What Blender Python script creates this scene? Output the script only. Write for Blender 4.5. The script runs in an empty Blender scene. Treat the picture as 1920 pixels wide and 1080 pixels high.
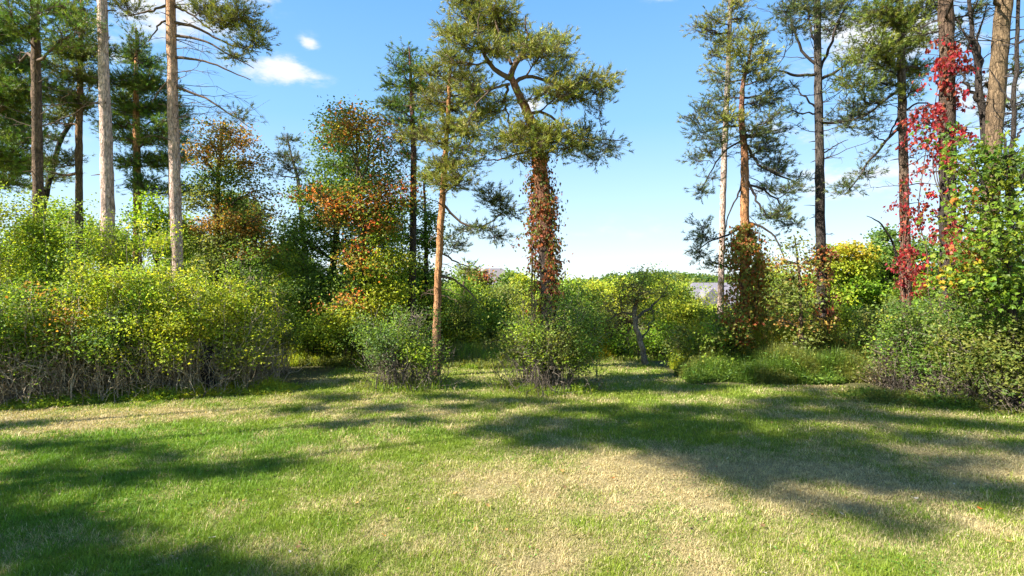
import bpy, math
import numpy as np
from math import radians as R, pi

# ---------------------------------------------------------------- camera, sky, sun, exposure
C = bpy.context.scene.collection
SC = bpy.context.scene
F, H = 1048.0, 2.2            # focal length in photo pixels, eye height in metres
cam = bpy.data.cameras.new("camera"); cam.sensor_width = 36; cam.lens = 36 * F / 1920
cam.clip_start = 0.05; cam.clip_end = 4000
co = bpy.data.objects.new("camera", cam); C.objects.link(co)
co.location = (0, 0, H); co.rotation_euler = (R(90), 0, 0); SC.camera = co

SUN_EL, SUN_AZ = R(40), R(22)   # light travels towards +X, turned 22 degrees towards +Y
LX, LY = math.cos(SUN_AZ), math.sin(SUN_AZ)
SC.view_settings.view_transform = 'Standard'; SC.view_settings.look = 'None'
SC.view_settings.exposure = 1.74; SC.view_settings.gamma = 1.0
SC.cycles.max_bounces = 6; SC.cycles.diffuse_bounces = 3; SC.cycles.transmission_bounces = 4
SC.cycles.glossy_bounces = 2; SC.cycles.use_denoising = True
SC.cycles.caustics_reflective = False; SC.cycles.caustics_refractive = False

W = bpy.data.worlds.new("World"); SC.world = W; W.use_nodes = True
nt = W.node_tree; nt.nodes.clear()

def nmath(nt, op, a, b=None, c=None, clamp=False):
    n = nt.nodes.new('ShaderNodeMath'); n.operation = op; n.use_clamp = clamp
    for i, v in enumerate((a, b, c)):
        if v is None: continue
        if isinstance(v, (int, float)): n.inputs[i].default_value = v
        else: nt.links.new(v, n.inputs[i])
    return n.outputs[0]

def sky_world():
    L = nt.links.new
    sky = nt.nodes.new('ShaderNodeTexSky'); sky.sky_type = 'NISHITA'; sky.sun_disc = False
    sky.sun_elevation = SUN_EL; sky.sun_rotation = math.atan2(-LX, -LY)
    sky.air_density = 1.15; sky.dust_density = 0.1; sky.ozone_density = 1.6; sky.altitude = 100
    hs = nt.nodes.new('ShaderNodeHueSaturation'); hs.inputs['Saturation'].default_value = 1.05
    L(sky.outputs[0], hs.inputs['Color'])
    hs.inputs['Value'].default_value = 1.0
    tc = nt.nodes.new('ShaderNodeTexCoord'); sp = nt.nodes.new('ShaderNodeSeparateXYZ')
    L(tc.outputs['Generated'], sp.inputs[0])
    az = nmath(nt, 'ARCTAN2', sp.outputs[0], sp.outputs[1]); el = nmath(nt, 'ARCSINE', sp.outputs[2])
    nz = nt.nodes.new('ShaderNodeTexNoise'); nz.inputs['Scale'].default_value = 13; nz.inputs['Detail'].default_value = 7
    nz.inputs['Roughness'].default_value = 0.62
    mp = nt.nodes.new('ShaderNodeMapping'); mp.inputs['Scale'].default_value = (1, 1, 2.6)
    L(tc.outputs['Generated'], mp.inputs[0]); L(mp.outputs[0], nz.inputs['Vector'])
    # clouds: azimuth, elevation, half width, half height (degrees), strength
    clouds = [(-22.3, 19.4, 3.4, .85, 1.1), (-22.0, 20.4, 1.5, .8, .8), (-20.0, 22.3, .9, .75, .95), (-29.2, 18.0, 1.2, .7, .45),
              (-31.5, 24.0, 6.0, 3.2, 1.0), (-26.0, 27.0, 4.5, 2.0, .95), (-36, 19, 3, 1.6, .45), (-40, 27, 4, 3, .7),
              (2.0, 18.2, 1.5, .9, .6), (15.8, 27.2, 2.6, 1.0, .75), (34, 20.5, 6, 2.6, 1.1), (40, 25, 4, 2.5, 1.0),
              (32, 9.3, 9, 1.7, .7), (26, 14.0, 5, 1.5, .5), (41, 14, 6, 3.0, .5), (-41, 12, 5, 2.5, .4),
              (10, 6, 20, 1.6, .26), (70, 25, 14, 6, .8), (-75, 22, 14, 5, .8), (120, 30, 20, 8, .8), (180, 25, 25, 8, .8), (-130, 35, 20, 8, .8)]
    tot = None
    for a, e, wa, we, s in clouds:
        da = nmath(nt, 'DIVIDE', nmath(nt, 'SUBTRACT', az, R(a)), R(wa)); de = nmath(nt, 'DIVIDE', nmath(nt, 'SUBTRACT', el, R(e)), R(we))
        d = nmath(nt, 'ADD', nmath(nt, 'MULTIPLY', da, da), nmath(nt, 'MULTIPLY', de, de))
        g = nmath(nt, 'MULTIPLY', nmath(nt, 'EXPONENT', nmath(nt, 'MULTIPLY', d, -1.0)), s)
        tot = g if tot is None else nmath(nt, 'ADD', tot, g)
    n1 = nmath(nt, 'MULTIPLY', nmath(nt, 'SUBTRACT', nz.outputs[0], 0.53), 4.5)
    m = nmath(nt, 'ADD', tot, nmath(nt, 'MULTIPLY', n1, nmath(nt, 'MINIMUM', nmath(nt, 'MULTIPLY', tot, 1.6), 0.7)))
    mr = nt.nodes.new('ShaderNodeMapRange'); mr.interpolation_type = 'SMOOTHSTEP'
    mr.inputs['From Min'].default_value = .10; mr.inputs['From Max'].default_value = 1.0; mr.inputs['To Max'].default_value = .92
    L(m, mr.inputs['Value'])
    mx = nt.nodes.new('ShaderNodeMixRGB'); mx.inputs[2].default_value = (3.25, 3.3, 3.4, 1)
    # clear autumn air: deep blue overhead paling to near white blue at the horizon
    gr = nt.nodes.new('ShaderNodeValToRGB'); e = gr.color_ramp.elements; e[0].position = 0.0; e[0].color = (.66, .79, .90, 1); e[1].position = 1.0; e[1].color = (.05, .18, .52, 1)
    for ps, c in ((.12, (.47, .68, .90)), (.28, (.23, .50, .87)), (.5, (.115, .345, .78))):
        q = e.new(ps); q.color = (*c, 1)
    L(sp.outputs[2], gr.inputs[0]); gs = nt.nodes.new('ShaderNodeVectorMath'); gs.operation = 'SCALE'; gs.inputs['Scale'].default_value = 4.15; L(gr.outputs[0], gs.inputs[0])
    sk = nt.nodes.new('ShaderNodeMixRGB'); sk.inputs[0].default_value = .85; L(hs.outputs[0], sk.inputs[1]); L(gs.outputs[0], sk.inputs[2])
    L(mr.outputs[0], mx.inputs[0]); L(sk.outputs[0], mx.inputs[1])
    bg = nt.nodes.new('ShaderNodeBackground'); bg.inputs['Strength'].default_value = 0.10
    L(mx.outputs[0], bg.inputs[0])
    out = nt.nodes.new('ShaderNodeOutputWorld'); L(bg.outputs[0], out.inputs[0])
sky_world()

sl = bpy.data.lights.new("sun", 'SUN'); sl.energy = 4.8; sl.angle = R(0.53); sl.color = (1, .95, .86)
so = bpy.data.objects.new("sun", sl); C.objects.link(so); so.location = (-20, -4, 20)
so.rotation_euler = (0, R(90) - SUN_EL, 0)
so.rotation_euler = (R(0), R(-(90 - 40)), SUN_AZ)   # lamp shines along its -Z: tilted to travel towards +X and down

# ---------------------------------------------------------------- helpers
def sm(a, b, x):
    t = np.clip((x - a) / (b - a), 0, 1); return t * t * (3 - 2 * t)

_lat = np.random.default_rng(5).random((256, 256))
def noise(x, y, s=1.0, octs=3, seed=0):
    x = np.asarray(x, float) / s + 37.3 * seed; y = np.asarray(y, float) / s + 11.7 * seed
    out = 0; amp = 1; tot = 0
    for _ in range(octs):
        xi = np.floor(x).astype(int); yi = np.floor(y).astype(int); fx = x - xi; fy = y - yi
        fx = fx * fx * (3 - 2 * fx); fy = fy * fy * (3 - 2 * fy)
        a = _lat[xi % 256, yi % 256]; b = _lat[(xi + 1) % 256, yi % 256]; c = _lat[xi % 256, (yi + 1) % 256]; d = _lat[(xi + 1) % 256, (yi + 1) % 256]
        out = out + amp * ((a * (1 - fx) + b * fx) * (1 - fy) + (c * (1 - fx) + d * fx) * fy)
        tot += amp; amp *= .5; x = x * 2.03 + 17; y = y * 2.03 + 5
    return out / tot

def gz(x, y):
    """ground height"""
    x = np.asarray(x, float); y = np.asarray(y, float)
    z = .07 * (noise(x, y, 5, 2, 1) - .5)
    r = np.sqrt(x * x + y * y)
    z = z - 3.0 * sm(26, 58, y) + 3.6 * sm(95, 190, y) + 6 * sm(200, 420, r)
    return z

def P(px, py, d): return np.array([(px - 960) / F * d, d, H - (py - 540) / F * d])
def GD(py): return H * F / (py - 540.0)

class Geo:
    def __init__(s): s.v = []; s.c = []; s.q = []; s.t = []; s.n = 0; s.smooth = False
    def add(s, v, c, q=None, t=None):
        v = np.asarray(v, np.float32).reshape(-1, 3); c = np.asarray(c, np.float32)
        if c.ndim == 1: c = np.tile(c, (len(v), 1))
        c = c.reshape(-1, 3)
        if q is not None: s.q.append(np.asarray(q).reshape(-1, 4) + s.n)
        if t is not None: s.t.append(np.asarray(t).reshape(-1, 3) + s.n)
        s.v.append(v); s.c.append(c); s.n += len(v)
    def build(s, name, mat, parent=None, origin=(0, 0, 0), smooth=False):
        if not s.n: return None
        v = np.concatenate(s.v) - np.asarray(origin, np.float32); c = np.clip(np.concatenate(s.c), 0, 1)
        q = np.concatenate(s.q).astype(np.int32) if s.q else np.zeros((0, 4), np.int32)
        t = np.concatenate(s.t).astype(np.int32) if s.t else np.zeros((0, 3), np.int32)
        me = bpy.data.meshes.new(name); me.vertices.add(len(v)); me.vertices.foreach_set('co', v.ravel())
        li = np.concatenate([q.ravel(), t.ravel()]); me.loops.add(len(li)); me.loops.foreach_set('vertex_index', li)
        me.polygons.add(len(q) + len(t))
        ls = np.concatenate([np.arange(len(q)) * 4, len(q) * 4 + np.arange(len(t)) * 3]).astype(np.int32)
        me.polygons.foreach_set('loop_start', ls)
        me.polygons.foreach_set('use_smooth', np.full(len(ls), smooth, bool))
        at = me.attributes.new('Col', 'FLOAT_COLOR', 'POINT')
        at.data.foreach_set('color', np.concatenate([c, np.ones((len(c), 1), np.float32)], 1).ravel())
        me.update(calc_edges=True)
        me.materials.append(mat)
        o = bpy.data.objects.new(name, me); C.objects.link(o)
        if parent is not None: o.parent = parent
        else: o.location = origin
        return o

def nrm(a): return a / np.maximum(np.linalg.norm(a, axis=-1, keepdims=True), 1e-9)

def tubes(geo, Pt, Rd, Cl, sides=5, rough=0, rng=None):
    """Pt (n,K,3) paths, Rd (n,K) radii, Cl colour"""
    Pt = np.asarray(Pt, float); Rd = np.asarray(Rd, float); n, K, _ = Pt.shape
    T = nrm(np.gradient(Pt, axis=1)); m = np.abs(nrm(Pt[:, -1] - Pt[:, 0])[:, 2]) > .8
    ref = np.where(m[:, None], [1., 0, 0], [0, 0, 1.])[:, None, :]
    U = nrm(np.cross(T, np.broadcast_to(ref, T.shape))); V = np.cross(T, U)
    a = np.arange(sides) * 2 * pi / sides
    rr = Rd[:, :, None] * np.ones(sides)
    if rough and rng is not None: rr = rr * (1 + rough * rng.normal(size=rr.shape))
    ring = Pt[:, :, None, :] + rr[..., None] * (np.cos(a)[:, None] * U[:, :, None, :] + np.sin(a)[:, None] * V[:, :, None, :])
    i = np.arange(n)[:, None, None] * K * sides; k = np.arange(K - 1)[None, :, None] * sides; s = np.arange(sides)[None, None, :]; s2 = (s + 1) % sides
    q = np.stack(np.broadcast_arrays(i + k + s, i + k + s2, i + k + sides + s2, i + k + sides + s), -1)
    Cl = np.asarray(Cl, float)
    if Cl.ndim == 1: col = np.tile(Cl, (n * K * sides, 1))
    elif Cl.ndim == 2 and len(Cl) == n: col = np.repeat(Cl, K * sides, 0)
    else: col = np.repeat(Cl.reshape(-1, 3), sides, 0)
    geo.add(ring, col, q=q)

def leaves(geo, c, a, nn, L, Wd, col, lobes=1):
    a = nrm(a); s = nrm(np.cross(nn, a)); nn = np.cross(a, s); L = np.asarray(L)[:, None]; Wd = np.asarray(Wd)[:, None]
    for k in range(lobes):
        th = [0, .95, -.95][k]; sc = 1 if k == 0 else .78
        aa = a * math.cos(th) + s * math.sin(th); ss = s * math.cos(th) - a * math.sin(th)
        B = c; Tt = c + aa * L * sc - nn * L * .12
        r1 = c + aa * L * .45 * sc + ss * Wd * .5 * sc + nn * Wd * .16; l1 = c + aa * L * .45 * sc - ss * Wd * .5 * sc + nn * Wd * .16
        v = np.stack([B, r1, Tt, l1], 1); n = len(c)
        geo.add(v, np.repeat(col, 4, 0), q=np.arange(n * 4).reshape(-1, 4))

def needles(geo, c, ax, rng, m=14, nl=.085, nw=.010, col=None, shoot=.12):
    n = len(c); ax = nrm(ax)
    r = rng.normal(size=(n, m, 3)); perp = nrm(r - (r * ax[:, None, :]).sum(-1, keepdims=True) * ax[:, None, :])
    th = rng.uniform(.25, 1.15, (n, m, 1)); d = ax[:, None, :] * np.cos(th) + perp * np.sin(th)
    s = nrm(np.cross(d, rng.normal(size=(n, m, 3)))) * nw * .5
    b = c[:, None, :] + ax[:, None, :] * (rng.random((n, m, 1)) - .5) * shoot
    tip = b + d * nl * rng.uniform(.7, 1.25, (n, m, 1))
    v = np.stack([b - s, b + s, tip], 2)
    cc = np.repeat(col * 1.0, m, 0) * rng.uniform(.8, 1.2, (n * m, 1))
    geo.add(v, np.repeat(cc, 3, 0), t=np.arange(n * m * 3).reshape(-1, 3))

# ---------------------------------------------------------------- materials
def mat_new(name):
    m = bpy.data.materials.new(name); m.use_nodes = True; t = m.node_tree; t.nodes.clear()
    o = t.nodes.new('ShaderNodeOutputMaterial'); return m, t, o

def leaf_mat(name, trans=.35, tint=(1.25, 1.2, .6), gloss=.35):
    m, t, o = mat_new(name); L = t.links.new
    a = t.nodes.new('ShaderNodeAttribute'); a.attribute_name = 'Col'
    p = t.nodes.new('ShaderNodeBsdfPrincipled'); p.inputs['Roughness'].default_value = .5; p.inputs['Specular IOR Level'].default_value = gloss
    L(a.outputs['Color'], p.inputs['Base Color'])
    mu = t.nodes.new('ShaderNodeMixRGB'); mu.blend_type = 'MULTIPLY'; mu.inputs[0].default_value = 1; mu.inputs[2].default_value = (*tint, 1)
    L(a.outputs['Color'], mu.inputs[1])
    tr = t.nodes.new('ShaderNodeBsdfTranslucent'); L(mu.outputs[0], tr.inputs[0])
    mx = t.nodes.new('ShaderNodeMixShader'); mx.inputs[0].default_value = trans
    L(p.outputs[0], mx.inputs[1]); L(tr.outputs[0], mx.inputs[2]); L(mx.outputs[0], o.inputs[0]); return m
M_LEAF = leaf_mat("leaf", .5, (1.3, 1.25, .7)); M_NEEDLE = leaf_mat("pine_needle", .22, (1.2, 1.2, .7), .3); M_GRASS = leaf_mat("grass_blade", .34, (1.2, 1.2, .7), .25)

def bark_mat(name, sc=(7, 7, 1.6), strength=.9, lo=.42, hi=1.45):
    m, t, o = mat_new(name); L = t.links.new
    a = t.nodes.new('ShaderNodeAttribute'); a.attribute_name = 'Col'
    tc = t.nodes.new('ShaderNodeTexCoord'); mp = t.nodes.new('ShaderNodeMapping'); mp.inputs['Scale'].default_value = sc
    L(tc.outputs['Object'], mp.inputs[0])
    n1 = t.nodes.new('ShaderNodeTexNoise'); n1.inputs['Scale'].default_value = 2.2; n1.inputs['Detail'].default_value = 7; n1.inputs['Roughness'].default_value = .65
    vo = t.nodes.new('ShaderNodeTexVoronoi'); vo.feature = 'DISTANCE_TO_EDGE'; vo.inputs['Scale'].default_value = 2.4
    L(mp.outputs[0], n1.inputs['Vector'])
    ad = t.nodes.new('ShaderNodeMixRGB'); ad.inputs[0].default_value = .25; L(mp.outputs[0], ad.inputs[1]); L(n1.outputs['Color'], ad.inputs[2]); L(ad.outputs[0], vo.inputs['Vector'])
    cr = t.nodes.new('ShaderNodeMapRange'); cr.inputs['From Min'].default_value = .3; cr.inputs['From Max'].default_value = .7
    cr.inputs['To Min'].default_value = lo; cr.inputs['To Max'].default_value = hi; L(n1.outputs[0], cr.inputs[0])
    ve = t.nodes.new('ShaderNodeMapRange'); ve.inputs['From Max'].default_value = .09; ve.inputs['To Min'].default_value = .5; L(vo.outputs['Distance'], ve.inputs[0])
    n3 = t.nodes.new('ShaderNodeTexNoise'); n3.inputs['Scale'].default_value = 3.1; n3.inputs['Detail'].default_value = 3; L(tc.outputs['Object'], n3.inputs['Vector'])
    c3 = t.nodes.new('ShaderNodeMapRange'); c3.inputs['From Min'].default_value = .35; c3.inputs['From Max'].default_value = .65; c3.inputs['To Min'].default_value = .62; c3.inputs['To Max'].default_value = 1.25; L(n3.outputs[0], c3.inputs[0])
    k = nmath(t, 'MULTIPLY', nmath(t, 'MULTIPLY', cr.outputs[0], ve.outputs[0]), c3.outputs[0])
    mu = t.nodes.new('ShaderNodeVectorMath'); mu.operation = 'SCALE'; L(a.outputs['Color'], mu.inputs[0]); L(k, mu.inputs['Scale'])
    p = t.nodes.new('ShaderNodeBsdfPrincipled'); p.inputs['Roughness'].default_value = .9; p.inputs['Specular IOR Level'].default_value = .15
    L(mu.outputs[0], p.inputs['Base Color'])
    b = t.nodes.new('ShaderNodeBump'); b.inputs['Strength'].default_value = strength; b.inputs['Distance'].default_value = .03
    L(k, b.inputs['Height']); L(b.outputs[0], p.inputs['Normal']); L(p.outputs[0], o.inputs[0]); return m
M_BARK = bark_mat("bark", (11, 11, 3.0), 1.0, .38, 1.6); M_TWIG = bark_mat("twig_bark", (12, 12, 12), .2, .7, 1.25)

def plain_mat(name, col, rough=.8, scale=20, var=.25, bump=.0):
    m, t, o = mat_new(name); L = t.links.new
    tc = t.nodes.new('ShaderNodeTexCoord'); n1 = t.nodes.new('ShaderNodeTexNoise'); n1.inputs['Scale'].default_value = scale; n1.inputs['Detail'].default_value = 6
    L(tc.outputs['Object'], n1.inputs['Vector'])
    cr = t.nodes.new('ShaderNodeMapRange'); cr.inputs['From Min'].default_value = .3; cr.inputs['From Max'].default_value = .7
    cr.inputs['To Min'].default_value = 1 - var; cr.inputs['To Max'].default_value = 1 + var; L(n1.outputs[0], cr.inputs[0])
    mu = t.nodes.new('ShaderNodeVectorMath'); mu.operation = 'SCALE'; mu.inputs[0].default_value = col; L(cr.outputs[0], mu.inputs['Scale'])
    p = t.nodes.new('ShaderNodeBsdfPrincipled'); p.inputs['Roughness'].default_value = rough; p.inputs['Specular IOR Level'].default_value = .3
    L(mu.outputs[0], p.inputs['Base Color'])
    if bump:
        b = t.nodes.new('ShaderNodeBump'); b.inputs['Strength'].default_value = bump; b.inputs['Distance'].default_value = .02; L(n1.outputs[0], b.inputs['Height']); L(b.outputs[0], p.inputs['Normal'])
    L(p.outputs[0], o.inputs[0]); return m

# ---------------------------------------------------------------- ground
def dryness(x, y):
    """0 lush green, 1 straw-coloured lawn: natural patches of the lawn"""
    n = noise(x, y, 2.3, 4, 3) + .8 * noise(x, y, .4, 2, 7) - .4
    big = .27 + .12 * sm(8.2, 9.6, y) * (1 - sm(13.5, 15, y)) + .42 * sm(-2.4, 1.6, x) * (1 - sm(6.6, 8.6, y)) - .36 * (1 - sm(-5.5, -.4, x)) * (1 - sm(7.6, 9.6, y))
    big = big + .30 * np.exp(-((x + 4.8) / 3.6) ** 2 - ((y - 9.6 - .22 * (x + 7)) / .75) ** 2) + .35 * np.exp(-((x + 4.8) / 1.4) ** 2 - ((y - 13.3) / .45) ** 2)
    big = big - .28 * np.exp(-((x + .5) / 3.2) ** 2 - ((y - 8.3) / .8) ** 2) - .2 * np.exp(-((x - 4) / 4) ** 2 - ((y - 8.8) / 1) ** 2)
    big = big - .22 * sm(13.8, 15.2, y) * sm(1, 2.5, x)
    return np.clip(big + 1.5 * (n - .5), 0, 1)

GREEN = np.array([.17, .26, .025]); GREEN2 = np.array([.25, .31, .03]); STRAW = np.array([.58, .49, .25]); STRAW2 = np.array([.42, .33, .16]); OLIVE = np.array([.27, .29, .05])

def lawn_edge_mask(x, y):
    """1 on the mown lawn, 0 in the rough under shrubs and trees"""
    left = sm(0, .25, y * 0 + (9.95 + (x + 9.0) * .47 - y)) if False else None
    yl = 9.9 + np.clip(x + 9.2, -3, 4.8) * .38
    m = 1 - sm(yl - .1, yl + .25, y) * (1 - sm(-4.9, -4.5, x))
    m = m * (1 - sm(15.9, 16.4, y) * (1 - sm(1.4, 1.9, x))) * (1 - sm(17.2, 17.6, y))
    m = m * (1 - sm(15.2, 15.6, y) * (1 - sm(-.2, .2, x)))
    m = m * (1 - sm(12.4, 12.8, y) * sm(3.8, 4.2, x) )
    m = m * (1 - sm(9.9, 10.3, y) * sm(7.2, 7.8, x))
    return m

def ground():
    xs = np.unique(np.concatenate([np.linspace(-16, 16, 161), -np.geomspace(16, 1500, 40), np.geomspace(16, 1500, 40)]))
    ys = np.unique(np.concatenate([np.linspace(-10, 26, 181), np.linspace(26, 210, 90), np.geomspace(210, 2500, 24), -np.geomspace(10, 1200, 20)]))
    X, Y = np.meshgrid(xs, ys); Z = gz(X, Y); n, mm = X.shape
    d = dryness(X, Y)[..., None]; k = lawn_edge_mask(X, Y)[..., None]
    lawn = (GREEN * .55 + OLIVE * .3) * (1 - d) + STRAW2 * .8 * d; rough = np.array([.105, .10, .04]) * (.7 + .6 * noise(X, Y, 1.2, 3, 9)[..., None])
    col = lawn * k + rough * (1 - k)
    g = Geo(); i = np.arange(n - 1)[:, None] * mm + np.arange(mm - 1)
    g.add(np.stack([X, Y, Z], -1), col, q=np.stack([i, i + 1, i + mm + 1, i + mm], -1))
    m, t, o = mat_new("ground_soil"); L = t.links.new
    a = t.nodes.new('ShaderNodeAttribute'); a.attribute_name = 'Col'; tc = t.nodes.new('ShaderNodeTexCoord')
    n1 = t.nodes.new('ShaderNodeTexNoise'); n1.inputs['Scale'].default_value = 28; n1.inputs['Detail'].default_value = 8; n1.inputs['Roughness'].default_value = .7; L(tc.outputs['Object'], n1.inputs['Vector'])
    cr = t.nodes.new('ShaderNodeMapRange'); cr.inputs['From Min'].default_value = .3; cr.inputs['From Max'].default_value = .7; cr.inputs['To Min'].default_value = .55; cr.inputs['To Max'].default_value = 1.3; L(n1.outputs[0], cr.inputs[0])
    mu = t.nodes.new('ShaderNodeVectorMath'); mu.operation = 'SCALE'; L(a.outputs['Color'], mu.inputs[0]); L(cr.outputs[0], mu.inputs['Scale'])
    p = t.nodes.new('ShaderNodeBsdfPrincipled'); p.inputs['Roughness'].default_value = .95; p.inputs['Specular IOR Level'].default_value = .1; L(mu.outputs[0], p.inputs['Base Color'])
    b = t.nodes.new('ShaderNodeBump'); b.inputs['Strength'].default_value = .8; b.inputs['Distance'].default_value = .03; L(n1.outputs[0], b.inputs['Height']); L(b.outputs[0], p.inputs['Normal']); L(p.outputs[0], o.inputs[0])
    og = g.build('ground', m, smooth=True); og['kind'] = 'structure'; og['label'] = 'ground of the lawn and the rough beyond it'
ground()

def grass():
    rng = np.random.default_rng(11); g = Geo()
    # (near, far, blades, height, width)
    for y0, y1, N, hh, ww in ((2.6, 5.2, 400000, .043, .0046), (5.2, 8, 380000, .043, .0064), (8, 12, 330000, .046, .0100), (12, 18, 190000, .052, .016)):
        y = np.sqrt(rng.uniform(y0 ** 2, y1 ** 2, N)); x = rng.uniform(-1, 1, N) * (y * .96 + 2.4)
        k = lawn_edge_mask(x, y); sel = rng.random(N) < np.clip(k + .05, 0, 1); x = x[sel]; y = y[sel]; n = len(x)
        d = dryness(x, y); tuft = noise(x, y, .13, 2, 12); tuft2 = noise(x, y, .5, 2, 14)
        h = hh * (.45 + 1.0 * tuft + .5 * (tuft2 - .5)) * np.where(rng.random(n) < .04, 1.9, 1) * rng.uniform(.5, 1.4, n) * (1.05 - .2 * d)
        w = ww * rng.uniform(.6, 1.2, n)
        az = rng.uniform(0, 2 * pi, n) + 2.2 * (noise(x, y, .25, 2, 15) - .5); lean = rng.uniform(.25, 1.25, n) + .5 * d
        dx, dy = np.cos(az), np.sin(az); sa = az + pi / 2 + rng.normal(0, .5, n); sx, sy = np.cos(sa) * w / 2, np.sin(sa) * w / 2
        z = gz(x, y) - .004
        dry = rng.random(n) < np.clip(d * 1.15 - .06 + .25 * (rng.random(n) - .5), 0.03, .97)
        gmix = np.clip(noise(x, y, .9, 3, 21) * 1.6 - .3 + .25 * d, 0, 1)[:, None]
        u = rng.random((n, 1))
        lush = (1 - sm(-5, 0, x))[:, None] * .5 * (1 - sm(8, 10, y))[:, None]
        cg = (GREEN * (1 - gmix) + GREEN2 * gmix) * (1 - u * .25) + OLIVE * u * .25
        cg = cg * (1 - lush) + np.array([.095, .245, .016]) * lush
        cd = STRAW * u + STRAW2 * (1 - u)
        c = np.where(dry[:, None], cd, cg) * rng.uniform(.55, 1.35, (n, 1)) * (.75 + .5 * tuft)[:, None]
        P0 = np.stack([x, y, z], 1); S = np.stack([sx, sy, 0 * x], 1); D = np.stack([dx, dy, 0 * x], 1)
        m1 = P0 + D * (h * np.sin(lean * .45) * .55)[:, None] + np.array([0, 0, 1.]) * (h * .55 * np.cos(lean * .45))[:, None]
        tp = m1 + D * (h * np.sin(lean) * .5)[:, None] + np.array([0, 0, 1.]) * (h * .5 * np.cos(lean))[:, None]
        v = np.stack([P0 - S, P0 + S, m1 + S * .8, m1 - S * .8, tp], 1); b = np.arange(n)[:, None] * 5
        g.add(v, np.repeat(c, 5, 0), q=b + np.array([0, 1, 2, 3]), t=b + np.array([3, 2, 4]))
    # clover and broadleaf weeds in loose patches
    n = 90000; y = np.sqrt(rng.uniform(2.6 ** 2, 11 ** 2, n)); x = rng.uniform(-1, 1, n) * (y * .96 + 2.4); k = (noise(x, y, .55, 3, 31) > .60) & (lawn_edge_mask(x, y) > .5) & (rng.random(n) > .8 * dryness(x, y)); x = x[k]; y = y[k]; n = len(x)
    l = rng.uniform(.010, .024, n); c = np.array([.12, .24, .03]) * rng.uniform(.6, 1.4, (n, 1)); az = rng.uniform(0, 2 * pi, n)
    leaves(g, np.stack([x, y, gz(x, y) + rng.uniform(.012, .035, n)], 1), np.stack([np.cos(az), np.sin(az), .2 + 0 * az], 1), nrm(rng.normal(size=(n, 3)) * .3 + [0, 0, 1]), l, l * .9, c)
    # dead leaf crumbs and thatch flecks
    n = 16000; y = np.sqrt(rng.uniform(2.6 ** 2, 12 ** 2, n)); x = rng.uniform(-1, 1, n) * (y * .96 + 2.4); l = rng.uniform(.006, .018, n) * (1 + (rng.random(n) < .04)); az = rng.uniform(0, 2 * pi, n)
    c = np.array([(.30, .19, .10), (.16, .10, .06), (.55, .46, .32), (.42, .22, .08)])[rng.integers(0, 4, n)] * rng.uniform(.6, 1.2, (n, 1))
    leaves(g, np.stack([x, y, gz(x, y) + rng.uniform(.01, .04, n)], 1), np.stack([np.cos(az), np.sin(az), .1 + 0 * az], 1), nrm(rng.normal(size=(n, 3)) * .5 + [0, 0, 1]), l, l * .7, c)
    o = g.build('grass', M_GRASS); o['kind'] = 'stuff'; o['label'] = 'mown lawn of green and straw coloured grass'
grass()

# ---------------------------------------------------------------- plants
PAL = {
 'pine': [(.15, .20, .03), (.20, .24, .035), (.11, .16, .03), (.24, .26, .045)],
 'pine_green': [(.14, .24, .035), (.20, .29, .04), (.11, .19, .035), (.25, .31, .045)],
 'pine_shade_grey': [(.085, .125, .05), (.12, .15, .05), (.16, .17, .05)],  # crown shade painted as bluish dark needles; also the thin pine's grey top
 'pine_olive': [(.24, .25, .04), (.29, .28, .045), (.17, .20, .04)],
 'thicket': [(.35, .40, .035), (.43, .46, .035), (.26, .34, .035), (.39, .41, .04)],
 'thicket_green': [(.21, .31, .035), (.27, .37, .035), (.15, .24, .032), (.31, .38, .03)],
 'yellow': [(.38, .43, .035), (.33, .40, .035), (.44, .44, .035), (.26, .34, .03)],
 'green': [(.14, .22, .032), (.19, .28, .036), (.10, .175, .03)],
 'dark': [(.08, .14, .035), (.11, .18, .038), (.14, .20, .038)],
 'olive': [(.20, .23, .045), (.25, .26, .05), (.14, .18, .04)],
 'rust': [(.42, .19, .035), (.32, .19, .035), (.22, .20, .04), (.48, .25, .045), (.18, .18, .035)],
 'orange': [(.64, .18, .05), (.64, .26, .06), (.58, .13, .045), (.54, .27, .06), (.34, .28, .05), (.24, .29, .05), (.19, .26, .045)],
 'orange_pale': [(.62, .28, .06), (.50, .30, .06), (.34, .28, .05), (.62, .21, .05), (.24, .29, .05), (.20, .28, .045), (.17, .25, .04)],
 'red': [(.36, .025, .035), (.44, .035, .04), (.25, .02, .03), (.44, .10, .05), (.17, .02, .025), (.30, .10, .05)],
 'vine': [(.16, .20, .035), (.13, .15, .03), (.30, .075, .035), (.22, .07, .035), (.42, .13, .04), (.15, .12, .03), (.20, .09, .045)],
 'vine_mixed': [(.36, .19, .045), (.22, .24, .04), (.44, .14, .04), (.17, .21, .035), (.32, .26, .05)],
 'lime': [(.21, .33, .02), (.16, .28, .02), (.27, .36, .025)],
 'maple_right': [(.13, .21, .022), (.18, .26, .022), (.24, .28, .024), (.09, .155, .022)],
 'brownish': [(.16, .12, .05), (.13, .12, .04), (.20, .15, .06)],
 'yellowgold': [(.42, .33, .025), (.36, .33, .025), (.30, .34, .025)],
}
BARK = {'grey': (.15, .125, .105), 'pink': (.74, .52, .41), 'orange': (.58, .28, .12), 'dark': (.075, .06, .05), 'brown': (.20, .13, .085), 'redbrown': (.26, .115, .07),
        'gold': (.22, .15, .085), 'pale': (.34, .28, .22), 'twig': (.25, .20, .15), 'limb': (.15, .10, .07), 'greytwig': (.52, .42, .28), 'darktwig': (.07, .055, .045)}

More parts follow.
